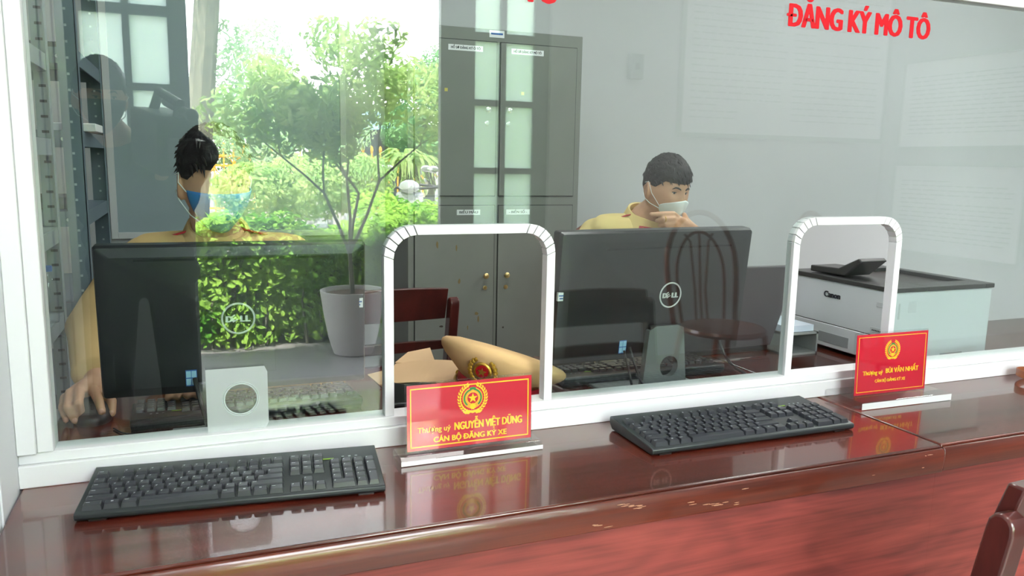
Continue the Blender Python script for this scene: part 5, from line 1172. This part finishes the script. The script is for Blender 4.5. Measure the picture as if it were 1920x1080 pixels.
notice('large white notice board reflected above the person in the white mask', (3.75, YW+0.001, 1.99), 0, 1.68, 1.05, 22, 2)
notice('upper framed notice board on the right wall, reflected above the printer', (4.618, -1.06, 1.69), PI/2, 1.02, 0.56, 14)
notice('lower framed notice board on the right wall, reflected right of the right arch', (4.618, -1.10, 0.99), PI/2, 0.96, 0.58, 14)
eb = mir(1192, 125, YW+0.03); ebt = thing('electric_box', 'small grey electrical box faintly reflected right of the cabinet', 'electrical box', (eb.x, YW+0.001, eb.z))
obj('box_cover', B().box((-0.045, 0, -0.075), (0.045, 0.05, 0.075)), GREYF, ebt, bevel=0.004)
obj('box_switch', B().box((-0.015, 0.05, -0.02), (0.015, 0.056, 0.02)), GAP, ebt, bevel=0.001)

# ------------------------------------------------------------------ outside, seen reflected in the glass
struct('ground_1', B().box((-40, -60, -0.22), (50, -5.2, -0.05)), GROUNDM, 'pale paved forecourt', smooth=False)
struct('ground_2', B().box((-6, -5.2, -0.2), (9, YW-0.12, 0.0)), PATIO, 'tiled patio before the entrance', smooth=False)
def leaf_mesh(P, N, L, Wd):
    n = len(P); D = RNG.normal(size=(n, 3)); D -= (D*N).sum(1)[:, None]*N*0.6; D /= np.linalg.norm(D, axis=1)[:, None]
    S = np.cross(D, N+0.3*RNG.normal(size=(n, 3))); S /= np.linalg.norm(S, axis=1)[:, None]; l = L*RNG.uniform(.6, 1.25, n)[:, None]; w_ = Wd*RNG.uniform(.7, 1.2, n)[:, None]
    K = np.cross(S, D)*w_*0.35
    V = np.stack([P-D*l/2, P+S*w_/2+K-D*l*0.08, P+D*l/2, P-S*w_/2+K-D*l*0.08], 1).reshape(-1, 3)
    me = bpy.data.meshes.new('foliage'); me.vertices.add(4*n); me.vertices.foreach_set('co', V.ravel())
    i0 = np.arange(n)*4; F = np.stack([i0, i0+1, i0+2, i0, i0+2, i0+3], 1).reshape(-1)
    me.loops.add(6*n); me.loops.foreach_set('vertex_index', F.astype(np.int32)); me.polygons.add(2*n); me.polygons.foreach_set('loop_start', (np.arange(2*n)*3).astype(np.int32)); me.polygons.foreach_set('loop_total', np.full(2*n, 3, np.int32))
    me.update(calc_edges=True); me.validate(); return me
def blob_points(blobs, n):
    P, Nn = [], []; tot = sum(b[3]*b[4]+b[4]*b[5]+b[3]*b[5] for b in blobs)
    for (cx, cy, cz, rx, ry, rz) in blobs:
        k = max(8, int(n*(rx*ry+ry*rz+rx*rz)/tot)); d = RNG.normal(size=(k, 3)); d /= np.linalg.norm(d, axis=1)[:, None]
        r_ = RNG.uniform(0.55, 1.05, k)[:, None]**0.6; P.append(np.array([cx, cy, cz])+d*r_*np.array([rx, ry, rz])); Nn.append(d)
    return np.concatenate(P), np.concatenate(Nn)
def tree(name, label, base, trunk, blobs, n, leaf, m, group=None, rt=0.1, cat='tree'):
    t = thing(name, label, cat, base, group=group); b = B(); bx = Vector(base)
    for pts, r0, r1 in trunk:
        pts = [Vector(p)-bx for p in pts]; k = len(pts); b.tube(pts, [r0+(r1-r0)*i/(k-1) for i in range(k)], 9)
    if trunk: obj('trunk', b, BARK, t)
    P, Nn = blob_points([(q[0]-bx.x, q[1]-bx.y, q[2]-bx.z, q[3], q[4], q[5]) for q in blobs], n)
    obj('foliage', leaf_mesh(P, Nn, leaf[0], leaf[1]), m, t, smooth=False, clean=False); return t
# hedge behind the patio
hx0, hx1, hy0, hy1 = -0.25, 4.2, -5.1, -2.72
hp_ = []; hn = []
n = 36000; u = RNG.uniform(size=(n, 3))
kx = hx0+(hx1-hx0)*u[:, 0]; 
topm = u[:, 2] < 0.5
dpt = np.where(kx < 1.35, 0.75, hy1-hy0); yy = np.where(topm, hy1-dpt*u[:, 1], hy1-RNG.uniform(0, 0.34, n)); bump = 0.06*np.sin(kx*5.1)+0.05*np.sin(yy*6.3+kx*2.2)+0.03*np.sin(kx*13)
zz = np.where(topm, 0.70+0.13*(hy1-yy)/(hy1-hy0)+bump+RNG.normal(0, 0.035, n), RNG.uniform(0.03, 0.76, n)); yy = yy+np.where(topm, 0, 0.04*np.sin(kx*7+zz*6))
P = np.stack([kx, yy, zz], 1); Nn = np.where(topm[:, None], np.array([0, 0.2, 1.0]), np.array([0, 1.0, 0.35])); Nn /= np.linalg.norm(Nn, axis=1)[:, None]
hg = thing('hedge', 'low clipped green hedge along the patio, reflected in the left part of the glass', 'hedge', (2.0, -3.9, 0.0))
obj('foliage', leaf_mesh(P-np.array([2.0, -3.9, 0.0]), Nn, 0.062, 0.030), LEAFH, hg, smooth=False, clean=False)
st = B()
for k in range(60):
    x = random.uniform(hx0, hx1)-2.0; y = random.uniform(hy1-0.35, hy1-0.05)+3.9; st.tube([(x, y, 0), (x+random.uniform(-.05, .05), y, 0.3), (x+random.uniform(-.1, .1), y, 0.6)], [0.012, 0.009, 0.004], 5)
obj('stems', st, BARK, hg)
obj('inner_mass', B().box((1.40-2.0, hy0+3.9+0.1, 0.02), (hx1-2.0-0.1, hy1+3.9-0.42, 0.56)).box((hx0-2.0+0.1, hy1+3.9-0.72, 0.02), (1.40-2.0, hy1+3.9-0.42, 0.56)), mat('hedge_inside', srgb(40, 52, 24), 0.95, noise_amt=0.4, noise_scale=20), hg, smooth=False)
# potted tree
pot = mir(655, 652, -2.47); pot = Vector((0.93, -2.42, 0)); pt = thing('potted_tree', 'small bare stemmed tree in a large grey pot, reflected left of the first arch', 'potted tree', pot)
obj('pot', B().lathe([(0.10, 0.0), (0.125, 0.005), (0.155, 0.10), (0.182, 0.24), (0.198, 0.36), (0.206, 0.405), (0.206, 0.42), (0.194, 0.42), (0.190, 0.39), (0.03, 0.385)], 48), POTM, pt)
obj('soil', B().lathe([(0.191, 0.383), (0.191, 0.392), (0.01, 0.398)], 32), SOIL, pt)
tk = B(); tips = []
def branch(p, d, L, r, dep):
    q = p+d*L*0.5+Vector((random.uniform(-.02, .02), random.uniform(-.02, .02), 0)); e = p+d*L; tk.tube([p, q, e], [r, r*0.85, r*0.7], 7)
    if dep <= 1: tips.append((q, d)); tips.append((e, d))
    if dep > 0:
        for k in range(2 if dep < 3 else 2): branch(e, (d+Vector((random.uniform(-.7, .7), random.uniform(-.6, .6), random.uniform(-.1, .35)))).normalized(), L*random.uniform(.6, .85), r*0.62, dep-1)
random.seed(12)
branch(Vector((0, 0, 0.38)), Vector((-0.05, 0, 1)), 0.30, 0.018, 0); 
for dx, dy, L in ((-0.42, 0.1, 0.42), (0.0, -0.15, 0.48), (0.40, 0.1, 0.50), (0.12, 0.25, 0.40)): branch(Vector((-0.015, 0, 0.66)), Vector((dx, dy, 1)).normalized(), L, 0.012, 3)
obj('trunk', tk, BARK, pt)
bl = [(e.x, e.y, e.z, 0.16, 0.16, 0.11) for e, d in tips if e.z > 0.80]
P, Nn = blob_points(bl, 6500); obj('foliage', leaf_mesh(P, Nn, 0.072, 0.026), LEAFT, pt, smooth=False, clean=False)
# bushes and trees further away
def mp_(px, py, yr): return mir(px, py, yr)
# big leaning trunk at the left
a = mp_(366, 400, -7.5); b_ = mp_(376, 210, -7.5); c = mp_(388, 0, -7.5); c2 = c+(c-b_)*1.2
tr_ = tree('big_tree', 'thick leaning tree trunk reflected beside the left door leaf', (a.x, -7.5, -0.05), [([(a.x, -7.5, -0.05), a, b_, c, c2], 0.17, 0.13), ([c, c+Vector((0.8, -0.3, 0.9)), c+Vector((1.9, -0.5, 1.5))], 0.07, 0.03)],
     [(c.x+0.6, -7.6, c.z+0.75, 1.2, 1.0, 0.45), (c.x+2.2, -7.9, c.z+1.0, 1.4, 0.9, 0.40), (c.x-0.8, -7.8, c.z+0.7, 0.9, 0.8, 0.5), (b_.x+0.32, -7.6, b_.z+0.6, 0.22, 0.25, 0.5)], 7000, (0.13, 0.03), LEAFF)
specs = [
 ('leafy_tree', 'pale leafy tree reflected behind the head of the person in the blue mask', (440, 235), -13.6, 1.0, [(0, 0, -0.2, 1.1, 0.9, 0.7), (-0.9, 0, 0.3, 0.7, .7, .6), (0.9, 0, 0.2, 0.8, .8, .6)], 7000, LEAFF, (0.13, 0.05)),
 ('leafy_tree', 'round light green tree reflected above the potted tree', (555, 290), -9.9, 1.0, [(0, 0, 0, 0.9, 0.8, 0.5), (0.6, 0, 0.35, 0.6, .6, .4), (-0.6, 0, 0.25, 0.6, .6, .4), (0.2, 0, -0.4, 0.9, .6, .35)], 3800, LEAFF, (0.10, 0.04)),
 ('leafy_tree', 'tall thin crowned tree reflected under the white sky', (490, 150), -21.0, 1.0, [(0, 0, 0.5, 0.9, 0.8, 1.2), (0.7, 0, -0.7, 1.0, .8, .8), (-0.6, 0, -0.9, 0.9, .8, .7)], 2600, LEAFF, (0.20, 0.07)),
 ('leafy_tree', 'wide distant tree reflected below the sky in the middle', (610, 225), -28.0, 1.0, [(0, 0, 0, 1.6, 1.0, 0.9), (1.9, 0, -0.2, 1.3, 1, 0.8), (-1.6, 0, -0.4, 1.4, 1, 0.8)], 4500, LEAFF, (0.22, 0.09)),
 ('dense_tree', 'dense drooping green tree reflected left of the filing cabinet', (800, 215), -10.5, 1.0, [(0, 0, 0.1, 0.65, 0.7, 0.75), (0.5, 0, 0.55, 0.8, .8, .65), (0.3, 0, -0.55, 0.75, .7, .35), (-0.45, 0, -0.25, 0.35, .5, .4), (1.3, 0, 0, 0.8, .8, 0.9)], 14000, LEAFD, (0.12, 0.032)),
 ('leafy_tree', 'open crowned tree reflected between the potted tree and the dense tree', (700, 235), -24.0, 1.0, [(0, 0, 0, 1.0, 0.8, 0.5), (-0.8, 0, 0.2, 0.7, .7, .45), (0.7, 0, 0.3, 0.6, .7, .4)], 4500, LEAFF, (0.13, 0.05)),
 ('bush', 'rounded bush reflected behind the hedge, left of the scooters', (585, 350), -6.2, 0, [(0, 0, 0, 0.6, 0.4, 0.36), (0.45, 0, 0.05, 0.45, .4, .33), (-0.6, 0, -0.05, 0.45, .4, .3)], 8000, LEAFT, (0.075, 0.032)),
]
for nm, lb, (px, py), yr, tk_, bl, n, m_, lf in specs:
    c = mp_(px, py, yr); base = (c.x, yr, -0.05); s_ = 1.0
    tr = [([(c.x, yr, -0.05), (c.x+0.1, yr, c.z*0.4), (c.x-0.05, yr, c.z)], 0.09, 0.04), ([(c.x+0.05, yr, c.z*0.5), (c.x+0.6, yr, c.z+0.2)], 0.04, 0.02), ([(c.x+0.05, yr, c.z*0.45), (c.x-0.6, yr, c.z+0.2)], 0.04, 0.02)] if tk_ else []
    tree(nm, lb, base, tr, [(c.x+q[0], yr+q[1], c.z+q[2], q[3], q[4], q[5]) for q in bl], n, lf, m_, cat='tree' if nm != 'bush' else 'bush')
# pandanus-like palm
c = mp_(772, 300, -9.3); pa = thing('palm_bush', 'strap leaved palm with clustered pale trunks, reflected beside the filing cabinet', 'palm', (c.x, -9.3, -0.05))
tb = B(); lf = B()
for k in range(7):
    x, y = random.uniform(-.22, .22), random.uniform(-.2, .2); h = c.z+random.uniform(-.3, .1); tb.tube([(x*1.1, y, 0), (x, y, h*0.5), (x*1.2, y, h)], 0.045, 7)
    for j in range(16):
        a = random.uniform(0, 2*PI); L = random.uniform(.35, .6); d = Vector((math.cos(a), math.sin(a), 0)); s = Vector((x*1.2, y, h)); nrm = Vector((-d.y, d.x, 0))*0.03
        pts = [s, s+d*L*.4+Vector((0, 0, .14)), s+d*L*.8+Vector((0, 0, .02)), s+d*L+Vector((0, 0, -.22))]; vs = []
        for i, p in enumerate(pts): w_ = (0.6, 1, 0.8, 0.1)[i]; vs += [tuple(p-nrm*w_), tuple(p+nrm*w_)]
        lf.add(vs, [(0, 1, 3, 2), (2, 3, 5, 4), (4, 5, 7, 6)])
obj('trunks', tb, BARK, pa); obj('fronds', lf, LEAFT, pa, smooth=False, clean=False)
# yellow fence
fn = thing('iron_fence', 'yellow spiked iron fence on a low wall, reflected behind the blue mask officer\'s head', 'fence', (2.0, -12.0, -0.05)); b = B(); sp = B(); zt = 1.42
x = -5.5
while x < 6: 
    b.box((x-0.012, -0.012, 0.35), (x+0.012, 0.012, zt)); sp.ball((x, 0, zt+0.05), (0.03, 0.02, 0.075), 4); x += 0.16
for z in (0.42, 1.15, 1.32): b.box((-5.6, -0.018, z-0.018), (6.1, 0.018, z+0.018))
for k in range(36): b.ring((-5.5+0.16*(2*k+1), 0, 1.15), 0.15, 0.012, 16, 5)
obj('bars', b, FENCEY, fn, smooth=False); obj('finials', sp, FENCEY, fn); obj('low_wall', B().box((-5.6, -0.10, 0), (6.1, 0.10, 0.36)), POTM, fn, smooth=False)
# kiosk and low building
ks = mp_(700, 290, -15.5); kk = thing('kiosk', 'small blue roofed kiosk with a green panel, reflected behind the trees', 'kiosk', (ks.x, -15.5, -0.05))
obj('walls', B().box((-1.3, -1, 0), (1.0, 0.0, 1.95)), mat('kiosk_wall', srgb(70, 80, 86), 0.6), kk, smooth=False)
obj('roof', B().taper((-2.4, -1.4, 1.95), (1.4, 0.5, 2.35), (0.4, 0.5)), mat('kiosk_roof', srgb(150, 190, 196), 0.5), kk, smooth=False)
g0 = mp_(724, 310, -15.45).x-ks.x
obj('green_panel', B().box((g0-0.16, 0.0, 0.5), (g0+0.14, 0.05, 1.35)), mat('panel_green', srgb(40, 140, 70), 0.5), kk, smooth=False)
obj('blue_panel', B().box((g0+0.35, 0.0, 0.5), (g0+0.52, 0.05, 1.6)), mat('panel_blue', srgb(90, 170, 220), 0.5), kk, smooth=False)
obj('window', B().box((g0-0.16, 0.0, 1.4), (g0+0.14, 0.03, 1.75)), SCREENM, kk, smooth=False)
lb_ = mp_(815, 330, -19.0); hb2 = thing('low_building', 'cream low building with white pillars, reflected at the left edge of the filing cabinet', 'building', (lb_.x+1.0, -19.0, -0.05))
obj('walls', B().box((-1.9, -2, 0), (4, 0, 2.0)), mat('cream_wall', srgb(226, 220, 196), 0.8), hb2, smooth=False)
for x in (-1.9, -1.0, 0.0, 1.0): obj('pillar', B().box((x, 0, 0), (x+0.16, 0.15, 2.0)), WALLW, hb2, smooth=False)
for x in (-1.6, -0.7, 0.35): obj('window', B().box((x, 0.0, 0.7), (x+0.4, 0.04, 1.2)), GREYF, hb2, smooth=False)
# scooters
def scooter(label, loc, rz, body_m):
    t = thing('scooter', label, 'scooter', loc, (0, 0, rz), None)
    for x in (-0.62, 0.62):
        w_ = obj('wheel', B().ring((x, 0, 0.27), 0.215, 0.045, 28, 8), TYRE, t); obj('rim', B().ring((x, 0, 0.27), 0.165, 0.012, 24, 6).lathe([(0.03, -0.04), (0.03, 0.04)], 10, X=Matrix.Translation((x, 0, 0.27)) @ Matrix.Rotation(PI/2, 4, 'X')), CHROME, w_)
    obj('fender', B().prism(arc(0.62, 0.27, 0.29, math.radians(20), math.radians(165), 10)+arc(0.62, 0.27, 0.265, math.radians(165), math.radians(20), 10), -0.06, 0.06), body_m, t)
    obj('front_shield', B().prism([(0.30, 0.30), (0.38, 0.28), (0.50, 0.55), (0.44, 0.92), (0.36, 0.95), (0.38, 0.60)], -0.16, 0.16), body_m, t, bevel=0.03, seg=3)
    obj('tail_body', B().prism([(-0.72, 0.72), (-0.55, 0.50), (-0.1, 0.36), (0.30, 0.30), (0.30, 0.36), (-0.05, 0.52), (-0.15, 0.66), (-0.5, 0.74)], -0.12, 0.12), body_m, t, bevel=0.03, seg=3)
    obj('seat', B().prism([(-0.72, 0.75), (-0.5, 0.72), (0.0, 0.66), (0.02, 0.72), (-0.2, 0.78), (-0.6, 0.84)], -0.12, 0.12), CABLE, t, bevel=0.03, seg=3)
    obj('fork', B().tube([(0.62, 0.08, 0.27), (0.46, 0.06, 0.72), (0.38, 0, 0.98)], 0.02, 8).tube([(0.62, -0.08, 0.27), (0.46, -0.06, 0.72), (0.38, 0, 0.98)], 0.02, 8), CHROME, t)
    obj('handlebar', B().tube([(0.30, -0.34, 1.00), (0.36, -0.12, 0.98), (0.38, 0, 1.0), (0.36, 0.12, 0.98), (0.30, 0.34, 1.00)], 0.016, 8), CABLE, t)
    obj('headlight', B().ball((0.42, 0, 1.00), (0.09, 0.12, 0.08), 8), body_m, t)
    for sg in (-1, 1): m_ = obj('mirror', B().ball((0.32, sg*0.26, 1.20), (0.015, 0.065, 0.045), 8), CHROME, t); obj('mirror_stem', B().tube([(0.33, sg*0.2, 1.0), (0.32, sg*0.24, 1.16)], 0.006, 6), CABLE, m_)
    return t
s0 = mp_(745, 350, -6.6); sc1 = scooter('white scooter facing the hedge, reflected just right of the potted tree', (s0.x+0.25, -6.7, -0.05), math.radians(115), MOTOW)
for (px, yr, rz, lb2) in ((590, -7.4, 92, 'scooter parked leftmost of the reflected row behind the hedge'), (668, -7.5, 92, 'scooter parked in the middle of the reflected row behind the hedge'), (828, -7.4, 96, 'scooter reflected at the edge of the filing cabinet')):
    dup(sc1, (mp_(px, 350, yr).x, yr, -0.05), (0, 0, math.radians(rz)), lb2)

# ------------------------------------------------------------------ groups of repeats
GROUPS = {'keyboard': 'black keyboards on the counter', 'monitor': 'black monitors at the officers\' places', 'nameplate': 'red nameplates on the counter', 'slatted_chair': 'wooden slatted chairs',
          'bentwood_chair': 'bentwood chairs', 'fill_light': 'added fill light panels', 'scooter': 'scooters parked outside', 'leafy_tree': 'trees outside', 'dense_tree': 'trees outside', 'big_tree': 'trees outside',
          'cable': 'monitor and mouse cables', 'envelope': 'kraft envelopes', 'notice_board': 'notice boards of the waiting room', 'shelving_rack': 'steel racks at the left'}
for o in bpy.data.objects:
    k = o.name.split('.')[0]
    if o.parent is None and k in GROUPS and 'category' in o: o['group'] = GROUPS[k]
